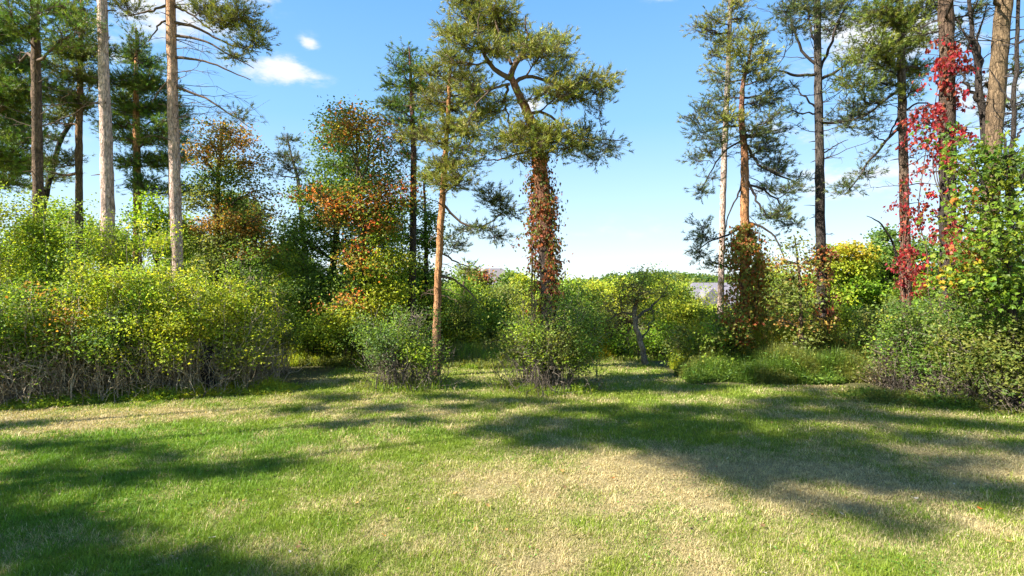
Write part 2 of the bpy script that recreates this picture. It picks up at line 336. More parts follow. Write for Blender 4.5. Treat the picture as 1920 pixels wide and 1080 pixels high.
def pal(rng, name, n, jit=.16):
    a = np.array(PAL[name]); c = a[rng.integers(0, len(a), n)]; return c * (1 + jit * rng.normal(size=(n, 1))) * (1 + .06 * rng.normal(size=(n, 3)))

class Plant:
    def __init__(s, seed, base):
        s.rng = np.random.default_rng(seed); s.base = np.array(base, float); s.tr = Geo(); s.br = Geo(); s.fo = Geo(); s.anchor = []; s.arad = []; s.limbcol = BARK['limb']
    def poly(s, pts, rad, K, col, sides, rough=0, wob=0, geo=None):
        pts = np.array(pts, float); rad = np.array(rad, float); t = np.r_[0, np.cumsum(np.linalg.norm(np.diff(pts, axis=0), axis=1))]; t /= t[-1]
        u = np.linspace(0, 1, K); Q = np.stack([np.interp(u, t, pts[:, i]) for i in range(3)], 1); r = np.interp(u, t, rad)
        if len(pts) > 2:      # smooth the corners
            for _ in range(2): Q[1:-1] = .25 * Q[:-2] + .5 * Q[1:-1] + .25 * Q[2:]
        if wob: Q[1:-1] += wob * s.rng.normal(size=(K - 2, 3)) * np.array([1, 1, .3])
        col = np.asarray(col, float)
        cc = np.tile(col, (K, 1)) if col.ndim == 1 else np.stack([np.interp(u, np.linspace(0, 1, len(col)), col[:, i]) for i in range(3)], 1)
        tubes(geo or s.tr, Q[None], r[None], cc[None], sides, rough, s.rng); return Q, r
    def trunk(s, pts, rad, col, K=40, sides=12, rough=.05, wob=.012, anchor_from=0.):
        """pts from the ground up"""
        Q, r = s.poly(pts, rad, K, col, sides, rough, wob); s.tq = Q; s.trad = r
        n0 = int(K * anchor_from); s.anchor += list(Q[n0:]); s.arad += list(r[n0:]); return Q
    def limb(s, pts, rad, col=None, K=12, sides=7, wob=.02):
        Q, r = s.poly(pts, rad, K, s.limbcol if col is None else col, sides, .04, wob, geo=s.br); s.anchor += list(Q[2:]); s.arad += list(r[2:]); return Q
    def stubs(s, n, z0=0, z1=99, L=(.06, .3), col=None):
        rng = s.rng; Q = s.tq; ok = np.where((Q[:, 2] > z0) & (Q[:, 2] < z1))[0]
        if not len(ok): return
        i = ok[rng.integers(0, len(ok), n)]; a = rng.uniform(0, 2 * pi, n); d = np.stack([np.cos(a), np.sin(a), rng.uniform(-.2, .3, n)], 1)
        p0 = Q[i]; l = rng.uniform(*L, n)[:, None] + s.trad[i][:, None]; r = rng.uniform(.008, .018, n)
        pt = np.stack([p0, p0 + d * l * .6, p0 + d * l + np.array([0, 0, -.02])], 1); tubes(s.br, pt, np.stack([r * 1.3, r, r * .4], 1), s.limbcol if col is None else col, 5)
    def dead(s, n, z0, z1, L=(.6, 1.6), droop=-.15, az=None, col=None, nsub=6, r0=.012):
        """bare dead branches with side twigs"""
        rng = s.rng; Q = s.tq; ok = np.where((Q[:, 2] > z0) & (Q[:, 2] < z1))[0]
        if not len(ok): return
        col = s.limbcol if col is None else col; K = 8; u = np.linspace(0, 1, K)[None, :, None]
        i = ok[rng.integers(0, len(ok), n)]; a = rng.uniform(0, 2 * pi, n) if az is None else rng.uniform(az[0], az[1], n)
        l = rng.uniform(*L, n)[:, None, None]; d = np.stack([np.cos(a), np.sin(a), rng.uniform(.0, .35, n)], 1)[:, None, :]
        pt = Q[i][:, None, :] + d * l * u + np.array([0, 0, 1.]) * droop * l * u ** 2 * rng.uniform(.5, 2, (n, 1, 1)) + rng.normal(size=(n, K, 3)) * .03 * l * u
        tubes(s.br, pt, np.linspace(r0, r0 * .25, K) * rng.uniform(.7, 1.3, (n, 1)), col, 5)
        m = n * nsub; j = np.repeat(np.arange(n), nsub); k = rng.integers(2, K, m); p0 = pt[j, k]; dd = nrm(pt[j, -1] - pt[j, 0]); e = nrm(dd + rng.normal(size=(m, 3)) * .8) * (rng.uniform(.12, .4, m)[:, None] * l[j, 0])
        pp = p0[:, None, :] + e[:, None, :] * np.linspace(0, 1, 4)[None, :, None] + rng.normal(size=(m, 4, 3)) * .02 * np.linspace(0, 1, 4)[None, :, None]
        tubes(s.br, pp, np.tile(np.linspace(r0 * .45, r0 * .12, 4), (m, 1)), col, 3)
    def pad(s, c, r, kind='needle', dens=1., palette='pine', ns=None, limb=True, leaf=(.07, .05), lobes=1, clump=.16, limbr=None, droop=0., up=.35, nw=.014, nl=.10, secdense=1., per=22):
        rng = s.rng; c = np.array(c, float); r = np.array(r, float)
        A = np.array(s.anchor); dist = np.linalg.norm(A - c, axis=1) + 1.2 * np.maximum(A[:, 2] - c[2] + (.25 if kind == 'needle' else .5) * np.linalg.norm((A - c)[:, :2], axis=1), 0)
        i = int(np.argmin(dist)); a = A[i]; ar = s.arad[i]
        v = c - a; Lh = np.linalg.norm(v) + 1e-6; vh = v / Lh
        end = c + vh * min(r.min() * .6, r.mean() * .5)
        K = 8; u = np.linspace(0, 1, K)[:, None]; ctrl = a + .5 * (end - a) + np.array([0, 0, -.14 * Lh if kind == 'needle' else .1 * Lh])
        B = (1 - u) ** 2 * a + 2 * u * (1 - u) * ctrl + u ** 2 * end; B[1:-1] += rng.normal(size=(K - 2, 3)) * .025 * Lh
        lr = limbr or min(ar * .55, .016 + .012 * Lh)
        if limb: tubes(s.br, B[None], np.linspace(lr, .006, K)[None], s.limbcol, 6)
        area = pi * (r[0] * r[1] + r[0] * r[2] + r[1] * r[2]) / 3
        n2 = ns or int(np.clip(10 * area * secdense + 5, 5, 60))
        q = nrm(rng.normal(size=(n2, 3))) * rng.uniform(.35, 1, (n2, 1)) ** .5; e = c + q * r
        e[:, 2] -= droop * np.abs(q[:, 0]) * r[0]
        us = rng.uniform(.3, .95, n2); k0 = np.clip((us * (K - 1)).astype(int), 0, K - 1); st = B[k0]
        K2 = 6; w = np.linspace(0, 1, K2)[None, :, None]; l2 = np.linalg.norm(e - st, axis=1)[:, None, None]
        S = st[:, None, :] * (1 - w) + e[:, None, :] * w + np.array([0, 0, 1.]) * (-.10 * l2 * np.sin(w * pi)) + rng.normal(size=(n2, K2, 3)) * .04 * l2 * np.sin(w * pi)
        tubes(s.br, S, np.tile(np.linspace(min(lr * .6, .012), .003, K2), (n2, 1)), s.limbcol, 4)
        # twig points along the secondaries
        N = int(max(8, dens * area * (340 if kind == 'needle' else 100)))
        j = rng.integers(0, n2, N); f = rng.uniform(.35, 1.02, N) * (K2 - 1); kk = np.clip(f.astype(int), 0, K2 - 2); fr = (f - kk)[:, None]
        b = S[j, kk] * (1 - fr) + S[j, kk + 1] * fr; off = rng.normal(size=(N, 3)) * np.array([.15, .15, .085]) * (1 + .35 * r.mean()); p = b + off
        tubes(s.br, np.stack([b, (b + p) / 2 + [0, 0, -.01], p], 1), np.tile([.0045, .0035, .002], (N, 1)), s.limbcol, 3)
        if kind == 'needle':
            ax = nrm(p - b) * .7 + nrm(p - a) * .5 + np.array([0, 0, up]); tone = 1 + .22 * rng.normal(size=(n2, 1))
            needles(s.fo, p, ax, rng, 15, nl, nw, pal(rng, palette, N, .12) * np.clip(tone[j], .6, 1.5))
        else:
            m = per; cc = pal(rng, palette, N, .14); cp = np.repeat(p, m, 0) + rng.normal(size=(N * m, 3)) * np.array([clump, clump, clump * .6])
            a2 = nrm(rng.normal(size=(N * m, 3)) * np.array([1, 1, .5]) + np.array([0, 0, -.35])); nn = nrm(rng.normal(size=(N * m, 3)) * .65 + np.array([-.55, -.40, .72]))
            L = leaf[0] * rng.uniform(.6, 1.25, N * m); cl = np.repeat(cc, m, 0) * rng.uniform(.75, 1.3, (N * m, 1))
            leaves(s.fo, cp, a2, nn, L, L * leaf[1] / leaf[0], cl, lobes)
    def finish(s, name, label, cat, group=None, names=('trunk', 'branches', 'crown'), fm=None):
        o = bpy.data.objects.new(name, None); C.objects.link(o); o.location = s.base; o.empty_display_size = .3
        o['label'] = label; o['category'] = cat
        if group: o['group'] = group
        s.tr.build(names[0], M_BARK, o, s.base, True); s.br.build(names[1], M_TWIG, o, s.base, True); s.fo.build(names[2], fm or M_LEAF, o, s.base)
        return o

def ground_pt(x, y): return np.array([x, y, float(gz(x, y))])

def pine(seed, label, d, tp, pads=(), above=None, col=('grey', 'orange'), palette='pine', limbcol='limb', dens=1., stubs=14, dead=(), limbs=(), depthr=1.0, name='pine_tree', cat='pine tree', group='tall pines round the lawn', auto=None, anchor_z=None, extra=None):
    """tp: trunk points (px, py, width px) from low to high. pads: (px, py, rx px, ry px[, dz]). above: (top z, n, radius) crown hidden above the frame"""
    sc = d / F; pts = [P(x, y, d) for x, y, w in tp]; rad = [w * sc / 2 for x, y, w in tp]
    x0 = pts[0][0] + (pts[0][0] - pts[-1][0]) * .03; b = ground_pt(x0, d)
    if pts[0][2] > b[2] + .2: pts = [b - [0, 0, .1], b + [0, 0, .25]] + pts; rad = [rad[0] * 1.3, rad[0] * 1.05] + rad
    else: b = ground_pt(pts[0][0], d); pts[0] = b - [0, 0, .1]
    T = Plant(seed, b); T.limbcol = np.array(BARK[limbcol])
    cl = [np.array(BARK[k]) for k in col]
    Q = T.trunk(pts, rad, cl, K=56, sides=12, rough=.045, wob=.004)
    if anchor_z is not None: T.anchor = [q for q in Q if q[2] > anchor_z]; T.arad = list(T.trad[-len(T.anchor):])
    rng = T.rng
    for L in limbs:
        lp = [P(x, y, d + dz) for x, y, dz, w in L]; T.limb(lp, [w * sc / 2 for x, y, dz, w in L])
    for q in pads:
        px, py, rx, ry = q[:4]; dz = q[4] if len(q) > 4 else rng.uniform(-1, 1) * depthr
        pl = q[5] if len(q) > 5 else palette; dn = (q[6] if len(q) > 6 else 1) * (.14 if py < -20 else 1)
        dd = d + dz; T.pad(P(px, py, dd), (rx * sc, max(rx * .75, ry) * sc, ry * sc), 'needle', dens * dn, pl)
    if above:
        top, n, rr = above; tz = Q[-1]
        for k in range(n):
            z = tz[2] + (top - tz[2]) * 0 + rng.uniform(-2.5, .5); a = rng.uniform(0, 2 * pi); q = rng.uniform(.3, 1) * rr
            T.pad(np.array([tz[0] + q * math.cos(a), tz[1] + q * math.sin(a), min(z, tz[2] + .3)]), (.7, .7, .35), 'needle', dens * .7, palette)
    if stubs: T.stubs(stubs, 1.5, Q[-1][2])
    for D in dead: T.dead(**D)
    if extra: extra(T)
    T.finish(name, label, cat, group, ('trunk', 'branches', 'crown'), M_NEEDLE); return T
def up(z, x, d): return None

# height above eye level -> photo row: row = 540 - dz * F / d
# ---- left group
pine(101, 'dark trunked pine rising from the shrubs at the far left', 14, [(72, 470, 18), (69, 200, 16), (66, 0, 14), (62, -260, 11), (60, -420, 5)],
     [(20, 20, 60, 26), (110, 10, 60, 22), (150, 40, 50, 20), (50, -30, 90, 30), (120, -60, 90, 30), (15, 95, 45, 22), (150, -150, 90, 40), (10, -180, 80, 40), (70, -300, 90, 60), (60, -400, 50, 50)],
     col=('dark', 'brown', 'brown', 'gold'), palette='pine_green', dead=[dict(n=8, z0=4.5, z1=9.0, L=(.7, 1.6), droop=.1)], depthr=1.6)
pine(102, 'pine with a pale pinkish bare trunk among the left trees', 13.5, [(203, 420, 23), (200, 300, 20), (194, 120, 18), (192, 0, 17), (188, -300, 14), (186, -480, 6)],
     [(150, -80, 80, 30), (250, -110, 90, 30), (180, -180, 110, 40), (230, -280, 90, 40), (140, -330, 80, 50), (190, -430, 60, 60)], col=('pink', 'pink', 'pink', 'orange'), palette='pine_green', stubs=34, depthr=1.6)
pine(103, 'bare trunked pine with long dead boughs reaching right', 14, [(333, 520, 21), (329, 400, 21), (324, 200, 18), (320, 0, 17), (318, -260, 14), (316, -460, 6)],
     [(430, 28, 70, 26, 0), (470, 78, 38, 16, 0), (390, 8, 40, 22, .4), (480, 45, 26, 12, .2), (440, 100, 28, 9, -.2), (420, -40, 80, 30, .5), (330, -140, 100, 36, 1.2), (240, 8, 40, 14, .3), (260, -60, 70, 26, .2), (240, -220, 90, 40), (390, -250, 90, 40), (320, -380, 80, 60), (448, 218, 34, 12, 0, 'pine_shade_grey', .5)],
     col=('pink', 'pink', 'orange', 'orange'), palette='pine_olive', stubs=30,
     limbs=[[(326, 42, 0, 7), (370, 50, .1, 5), (430, 85, .2, 3), (490, 98, .2, 1.5)], [(326, 66, 0, 6), (380, 74, -.1, 4), (440, 108, -.2, 2.5), (476, 128, -.2, 1.2)],
            [(327, 108, 0, 6), (370, 110, 0, 4), (420, 128, 0, 3), (470, 150, 0, 1.5)], [(328, 162, 0, 6), (380, 180, 0, 4), (420, 205, 0, 3), (470, 240, 0, 1.2)],
            [(322, 30, 0, 5), (295, 50, .3, 3), (278, 78, .4, 1.5)], [(327, 135, 0, 4), (300, 170, .2, 3), (285, 192, .3, 1.2)], [(329, 12, 0, 6), (350, 20, 0, 4), (400, 62, .1, 2)], [(322, 6, 0, 6), (290, 18, 0, 4), (240, 30, 0, 2)]],
     dead=[dict(n=16, z0=6.2, z1=9.6, L=(1.0, 2.0), droop=-.18, az=(-.6, .6), nsub=8), dict(n=7, z0=5, z1=9, L=(.5, 1.2), droop=-.2)])
pine(104, 'slender pine with a yellowish trunk behind the left shrubs', 17, [(148, 420, 12), (148, 250, 12), (150, 150, 10), (152, 40, 7), (153, -20, 3)],
     [(150, 40, 34, 22), (115, 85, 40, 20), (185, 90, 36, 18), (130, 130, 46, 20), (180, 150, 36, 16), (110, 175, 40, 18), (150, 95, 50, 24), (140, 190, 44, 14), (90, 215, 34, 12), (150, -10, 26, 20), (100, 290, 46, 14), (60, 300, 30, 10)],
     col=('gold', 'gold', 'orange'), dens=1.2, depthr=1.2, stubs=8)
pine(105, 'full crowned pine with a reddish lower trunk between two bare trunks', 18, [(258, 440, 14), (257, 300, 13), (255, 200, 10), (256, 80, 4), (256, 52, 2)],
     [(257, 70, 22, 20), (240, 105, 34, 18), (278, 115, 34, 18), (225, 145, 46, 16), (295, 150, 44, 18), (255, 160, 46, 22), (230, 185, 44, 16), (310, 195, 44, 18), (345, 215, 34, 16), (255, 210, 55, 20), (215, 225, 40, 14), (300, 235, 52, 14), (240, 255, 50, 14), (350, 255, 30, 12), (230, 300, 36, 12), (300, 300, 50, 12), (340, 290, 40, 10), (280, 340, 46, 9), (345, 345, 40, 8)],
     col=('redbrown', 'orange', 'orange'), palette='pine_green', dens=1.35, depthr=1.0, stubs=8)
pine(106, 'dense pine at the left edge of the photo', 16, [(-40, 430, 18), (-30, 200, 15), (-22, 60, 9), (-20, -40, 4)],
     [(10, 60, 44, 26), (30, 105, 46, 20), (0, 140, 60, 24), (45, 165, 50, 20), (10, 195, 60, 20), (50, 215, 46, 16), (15, 245, 60, 18), (70, 250, 40, 12), (20, 285, 60, 16), (50, 310, 50, 14), (0, 335, 50, 16), (-60, 150, 60, 40), (-70, 260, 60, 40), (-40, 20, 60, 30), (85, 150, 40, 20), (90, 115, 36, 18)],
     col=('brown', 'gold', 'orange'), palette='pine_green', dens=1.4, depthr=1.4)
pine(107, 'crooked dark leaning pine seen between the left trunks', 19, [(80, 400, 9), (92, 340, 9), (112, 265, 8), (135, 225, 7), (150, 190, 4)],
     [(120, 205, 34, 12), (160, 180, 32, 12), (90, 250, 24, 8), (60, 345, 26, 9), (105, 330, 30, 9)], col=('dark', 'dark'), dens=1.0, stubs=6, palette='pine')
pine(108, 'thin pale pine with a small sparse grey top above the maples', 20, [(577, 560, 12), (571, 470, 10), (563, 380, 8), (558, 330, 6), (548, 300, 4), (540, 265, 3), (538, 250, 2)],
     [(540, 262, 22, 12, 0, 'pine_shade_grey'), (525, 290, 24, 10, .3, 'pine_shade_grey'), (555, 296, 22, 9, -.3, 'pine_shade_grey'), (540, 312, 26, 10, 0, 'pine_shade_grey'), (500, 318, 20, 12, .2, 'pine_olive', .7), (568, 322, 16, 7, 0, 'pine_shade_grey')],
     col=('brown', 'pale', 'pale'), palette='pine_shade_grey', dens=.75, depthr=.4, stubs=20, dead=[dict(n=9, z0=3.2, z1=6.2, L=(.4, .9), droop=-.1)])
pine(109, 'dark trunked pine just right of the orange maple', 16, [(772, 600, 15), (774, 480, 13), (776, 300, 11), (772, 180, 8), (768, 100, 3), (767, 88, 2)],
     [(768, 100, 26, 16), (745, 120, 24, 12), (790, 125, 28, 14), (735, 155, 26, 13), (770, 160, 34, 14), (805, 165, 30, 12), (730, 190, 26, 11), (765, 195, 36, 13), (800, 205, 30, 13), (745, 225, 34, 11), (790, 245, 34, 12), (740, 260, 28, 9), (770, 285, 30, 9), (725, 185, 20, 9)],
     col=('dark', 'dark', 'redbrown'), palette='pine_green', dens=1.15, depthr=.8, stubs=26, dead=[dict(n=10, z0=2.5, z1=6, L=(.3, .9))])
pine(110, 'pine with a glowing orange trunk and olive crown left of the leaning pine', 14, [(819, 610, 15), (822, 500, 13), (829, 380, 12), (836, 280, 10), (842, 180, 7), (845, 110, 4), (846, 90, 2)],
     [(848, 100, 30, 20), (820, 130, 32, 16), (870, 135, 36, 18), (835, 165, 40, 16), (890, 170, 32, 18), (800, 185, 30, 12), (860, 200, 50, 18), (905, 215, 34, 18), (835, 235, 46, 12), (880, 240, 40, 12), (785, 245, 30, 10), (815, 255, 30, 9), (860, 275, 34, 10), (825, 310, 36, 14), (870, 325, 32, 13), (840, 345, 38, 13), (810, 330, 24, 9), (890, 305, 22, 9), (840, 300, 40, 12, -.5), (760, 243, 26, 8),
      (935, 365, 34, 18, 0, 'pine_shade_grey', 1.3), (950, 395, 24, 12, 0, 'pine_shade_grey', 1.3), (905, 425, 30, 8, 0, 'pine_shade_grey', 1.2), (935, 445, 22, 8, 0, 'pine_shade_grey', 1.2), (855, 455, 22, 8, .2, 'pine_shade_grey', 1.1), (865, 435, 10, 14, .2, 'pine_shade_grey', .8), (880, 505, 24, 7, .4, 'pine', .8)],
     limbs=[[(829, 380, 0, 5), (848, 402, 0, 4.5), (870, 425, 0, 4), (905, 428, 0, 3), (940, 400, 0, 2)], [(824, 470, 0, 4), (850, 490, .2, 3), (880, 500, .4, 2)], [(823, 520, 0, 5), (850, 520, .3, 4), (880, 548, .4, 3), (900, 570, .4, 1.5)]],
     col=('brown', 'orange', 'orange', 'orange'), palette='pine_olive', dens=1.15, depthr=.8, stubs=18, dead=[dict(n=10, z0=2, z1=5, L=(.4, 1.1), droop=-.3)])
# ---- the leaning pine in the middle
pine(111, 'big leaning pine with a spreading crown and creeper covered trunk, centre of the photo', 12.7,
     [(1030, 640, 30), (1026, 520, 27), (1020, 400, 29), (1012, 300, 25), (1002, 250, 21), (991, 215, 17), (977, 185, 15), (964, 160, 14), (957, 140, 11)],
     [(1000, 228, 34, 14, -.8), (975, 250, 30, 13, -.9), (1035, 236, 34, 14, -.8), (1000, 262, 34, 12, -1), (870, 20, 50, 26), (900, 55, 48, 22), (930, 20, 54, 24), (960, 50, 44, 22), (985, 75, 40, 22), (1020, 85, 44, 20), (1060, 105, 34, 18), (900, 85, 50, 16), (860, 70, 34, 18), (1040, 70, 36, 18), (845, 48, 28, 14), (950, 85, 40, 14), (880, -10, 60, 22),
      (850, 110, 30, 14), (870, 145, 30, 14), (895, 170, 36, 18), (910, 205, 34, 20), (880, 235, 28, 14), (920, 250, 26, 14, .3, 'pine', .8), (945, 190, 18, 22, .4), (900, 275, 30, 9, .2, 'pine', .8),
      (1060, 150, 44, 14), (1100, 150, 40, 14), (1135, 145, 26, 14), (1080, 180, 48, 10), (1125, 165, 30, 14), (1030, 170, 30, 12), (1000, 170, 26, 9, -.4), (1130, 180, 20, 10, 0, 'pine_shade_grey'), (1050, 130, 36, 12),
      (985, 240, 34, 14, -.5), (1020, 250, 40, 14, -.3), (1060, 262, 44, 13), (1100, 270, 40, 13), (1135, 280, 28, 14, 0, 'pine_shade_grey'), (1090, 245, 36, 9, .3, 'pine_shade_grey'), (1010, 275, 34, 10, -.5), (975, 300, 18, 12, 0, 'pine_shade_grey'), (1110, 295, 30, 9, 0, 'pine_shade_grey', .6), (935, 272, 26, 10, 0, 'pine_shade_grey', .8), (960, 255, 24, 12), (1150, 262, 14, 5, 0, 'pine_shade_grey', .5)],
     limbs=[[(962, 150, 0, 11), (935, 138, -.1, 9), (915, 118, -.2, 8), (902, 95, -.2, 7), (896, 60, -.2, 4), (900, 25, -.2, 2)], [(958, 142, 0, 12), (966, 118, 0, 11), (985, 95, .1, 8), (990, 70, .1, 5), (985, 30, .1, 2)],
            [(966, 155, 0, 8), (990, 138, .2, 7), (1025, 152, .3, 5.5), (1060, 162, .3, 4), (1110, 158, .3, 2)], [(975, 112, .1, 6), (1010, 95, .2, 5), (1050, 90, .3, 3)], [(955, 158, 0, 6), (925, 165, -.1, 4), (900, 185, -.3, 3), (880, 225, -.3, 1.5)],
            [(950, 160, 0, 6), (945, 190, .3, 4), (955, 230, .4, 3), (962, 262, .4, 1.5)], [(990, 215, 0, 9), (1005, 205, .1, 6), (1030, 215, .2, 5), (1060, 240, .2, 3.5), (1110, 272, .2, 2)],
            [(1006, 275, 0, 5), (970, 290, .1, 4), (930, 302, .1, 3), (905, 300, .1, 1.5)], [(1026, 250, 0, 4), (1090, 262, 0, 3), (1150, 262, 0, 2), (1180, 265, 0, 1)], [(958, 120, 0, 7), (940, 80, .2, 5), (925, 30, .3, 3), (920, -10, .3, 1.5)]],
     col=('dark', 'dark', 'dark', 'redbrown', 'orange', 'redbrown'), palette='pine_olive', dens=1.2, depthr=.9, stubs=10, anchor_z=5.0, dead=[dict(n=8, z0=3.5, z1=5.2, L=(.3, .8), droop=-.3)])
# ---- right group
pine(112, 'slender pale trunked pine left in the right hand pair', 17, [(1351, 600, 12), (1353, 480, 11), (1357, 320, 11), (1363, 180, 10), (1368, 60, 8), (1370, -60, 5), (1370, -110, 2)],
     [(1372, 10, 34, 16), (1335, 30, 26, 14), (1320, 55, 28, 12), (1390, 30, 26, 12), (1345, 75, 30, 9), (1330, 100, 26, 9), (1360, -50, 40, 20), (1370, -90, 30, 24), (1330, 130, 22, 8), (1385, 60, 24, 9), (1300, 45, 14, 7)],
     col=('pale', 'pink', 'pale', 'pale'), palette='pine_olive', dens=.8, depthr=.6, stubs=20)
pine(113, 'orange barked pine with drooping tiered boughs and creeper round its foot', 15, [(1397, 660, 18), (1396, 480, 17), (1396, 380, 16), (1397, 300, 14), (1390, 220, 11), (1392, 160, 8), (1405, 110, 5), (1412, 70, 3)],
     [(1412, 75, 30, 22, 0, 'pine_olive'), (1385, 95, 30, 18, 0, 'pine_olive'), (1430, 105, 30, 18, 0, 'pine_olive'), (1400, 130, 40, 14, 0, 'pine_olive'), (1440, 140, 34, 12), (1340, 150, 26, 14), (1350, 180, 34, 11), (1320, 200, 30, 9), (1430, 185, 44, 10), (1470, 160, 26, 9), (1300, 215, 20, 8), (1370, 215, 40, 11, -.4, 'pine_olive'), (1460, 210, 30, 10), (1310, 245, 26, 7), (1350, 250, 36, 7), (1420, 245, 40, 9), (1300, 290, 20, 9), (1330, 280, 26, 6), (1440, 270, 44, 8), (1480, 235, 18, 7), (1460, 300, 34, 7), (1490, 345, 34, 8), (1450, 320, 34, 7), (1410, 290, 20, 8), (1310, 360, 20, 12), (1330, 330, 22, 7, .3, 'pine_shade_grey', .6), (1320, 440, 30, 9), (1310, 470, 22, 16), (1335, 490, 18, 14), (1450, 405, 30, 12, 0, 'pine'), (1480, 420, 26, 9), (1465, 385, 24, 8), (1310, 415, 20, 8), (1430, 350, 24, 7), (1500, 330, 16, 5)],
     limbs=[[(1394, 420, 0, 5), (1370, 440, 0, 4), (1335, 450, 0, 3), (1305, 470, 0, 1.5)], [(1398, 270, 0, 5), (1415, 305, 0, 5), (1450, 325, 0, 4), (1500, 345, 0, 2)], [(1398, 345, 0, 5), (1430, 352, 0, 4), (1465, 385, .1, 3), (1490, 415, .1, 1.5)],
            [(1396, 415, 0, 5), (1430, 425, -.1, 4), (1460, 450, -.2, 3), (1470, 490, -.2, 2)], [(1395, 340, 0, 4), (1375, 380, .1, 3), (1360, 430, .2, 2)], [(1394, 235, 0, 5), (1360, 238, 0, 4), (1320, 248, 0, 2)], [(1394, 260, 0, 4), (1350, 290, 0, 3), (1315, 355, 0, 1.6)], [(1398, 335, 0, 5), (1425, 385, -.2, 4), (1440, 410, -.2, 2)]],
     col=('dark', 'redbrown', 'orange', 'redbrown', 'brown'), limbcol='darktwig', palette='pine_shade_grey', dens=.95, depthr=.9, stubs=12, dead=[dict(n=14, z0=3.2, z1=7, L=(.6, 1.5), droop=-.5)])
pine(114, 'tall dark straight pine with bare upswept limbs, a patch of creeper at its base', 15, [(1544, 690, 19), (1541, 540, 17), (1538, 400, 17), (1536, 250, 15), (1533, 100, 13), (1532, -40, 11), (1530, -260, 5)],
     [(1480, 10, 36, 16), (1530, 12, 44, 20), (1580, 12, 40, 18), (1500, 40, 36, 12), (1570, 45, 30, 10), (1530, -30, 70, 26), (1470, -50, 60, 20), (1600, -50, 60, 20), (1530, -120, 80, 40), (1530, -200, 50, 40), (1545, 55, 26, 10), (1460, 25, 22, 9), (1470, 200, 26, 5, 0, 'pine_shade_grey', .6), (1590, 215, 40, 8, 0, 'pine_shade_grey', .8), (1630, 225, 28, 8, 0, 'pine_shade_grey', .8), (1575, 145, 24, 8, 0, 'pine_shade_grey', .6), (1600, 110, 20, 9, 0, 'pine_shade_grey', .6)],
     limbs=[[(1535, 128, 0, 6), (1505, 100, 0, 5), (1485, 50, 0, 4), (1475, 15, 0, 2)], [(1535, 140, 0, 6), (1555, 90, 0, 5), (1570, 40, 0, 4), (1590, 5, 0, 2)], [(1534, 100, 0, 5), (1520, 55, .1, 4), (1515, 10, .1, 2)], [(1536, 140, 0, 6), (1490, 142, 0, 5), (1455, 130, 0, 3)], [(1537, 150, 0, 6), (1575, 130, 0, 5), (1610, 100, 0, 3), (1640, 60, 0, 2)], [(1538, 230, 0, 6), (1580, 230, 0, 5), (1625, 215, 0, 3), (1670, 180, 0, 1.5)], [(1537, 205, 0, 4), (1505, 180, 0, 3), (1480, 150, 0, 1.5)], [(1540, 290, 0, 3), (1570, 270, 0, 2), (1590, 262, 0, 1)]],
     col=('dark', 'dark', 'grey', 'dark'), limbcol='darktwig', palette='pine_shade_grey', dens=.8, depthr=1.1, stubs=34, dead=[dict(n=22, z0=5.5, z1=9.5, L=(.6, 1.7), droop=.25, nsub=7), dict(n=8, z0=3.5, z1=6, L=(.2, .5))])
pine(115, 'pine with a mauve brown trunk and long drooping bough, left of the red creeper', 14, [(1700, 560, 17), (1697, 420, 16), (1693, 250, 15), (1690, 120, 13), (1688, 0, 11), (1686, -150, 7), (1685, -240, 3)],
     [(1620, 30, 40, 18), (1660, 20, 50, 22), (1700, 30, 50, 22), (1740, 15, 44, 18), (1630, 75, 44, 18), (1680, 80, 46, 20), (1720, 75, 40, 18), (1600, 100, 34, 16), (1640, 115, 46, 16), (1690, 130, 44, 16), (1725, 120, 34, 14), (1610, 150, 30, 12), (1655, 155, 36, 12), (1710, 165, 26, 12), (1600, 190, 22, 8, 0, 'pine_shade_grey'), (1640, 190, 30, 8, 0, 'pine_shade_grey'), (1680, -30, 80, 30), (1600, -40, 60, 26), (1740, -60, 70, 30), (1680, -140, 70, 40), (1685, -210, 40, 40),
      (1590, 345, 26, 9, 0, 'pine_shade_grey', .8), (1620, 325, 26, 8, 0, 'pine_shade_grey', .8), (1575, 360, 18, 7, 0, 'pine_shade_grey', .8), (1640, 290, 24, 8, 0, 'pine_shade_grey', .5), (1590, 235, 26, 8, 0, 'pine_shade_grey', .8), (1625, 240, 26, 7, 0, 'pine_shade_grey', .6)],
     limbs=[[(1694, 228, 0, 6), (1670, 255, 0, 5), (1635, 295, 0, 4), (1600, 345, 0, 2.5), (1585, 365, 0, 1)], [(1692, 165, 0, 6), (1660, 185, 0, 4), (1620, 222, 0, 3), (1570, 228, 0, 1.5)], [(1693, 195, 0, 4), (1675, 240, .2, 3), (1655, 275, .3, 2)], [(1690, 70, 0, 5), (1730, 40, -.3, 4), (1770, 10, -.5, 2)], [(1693, 210, 0, 4), (1725, 190, 0, 3), (1760, 200, 0, 1.5)]],
     col=('redbrown', 'brown', 'grey', 'brown'), limbcol='darktwig', palette='pine', dens=1.1, depthr=1.2, stubs=14, dead=[dict(n=14, z0=4.5, z1=7.5, L=(.5, 1.4), droop=-.1)])
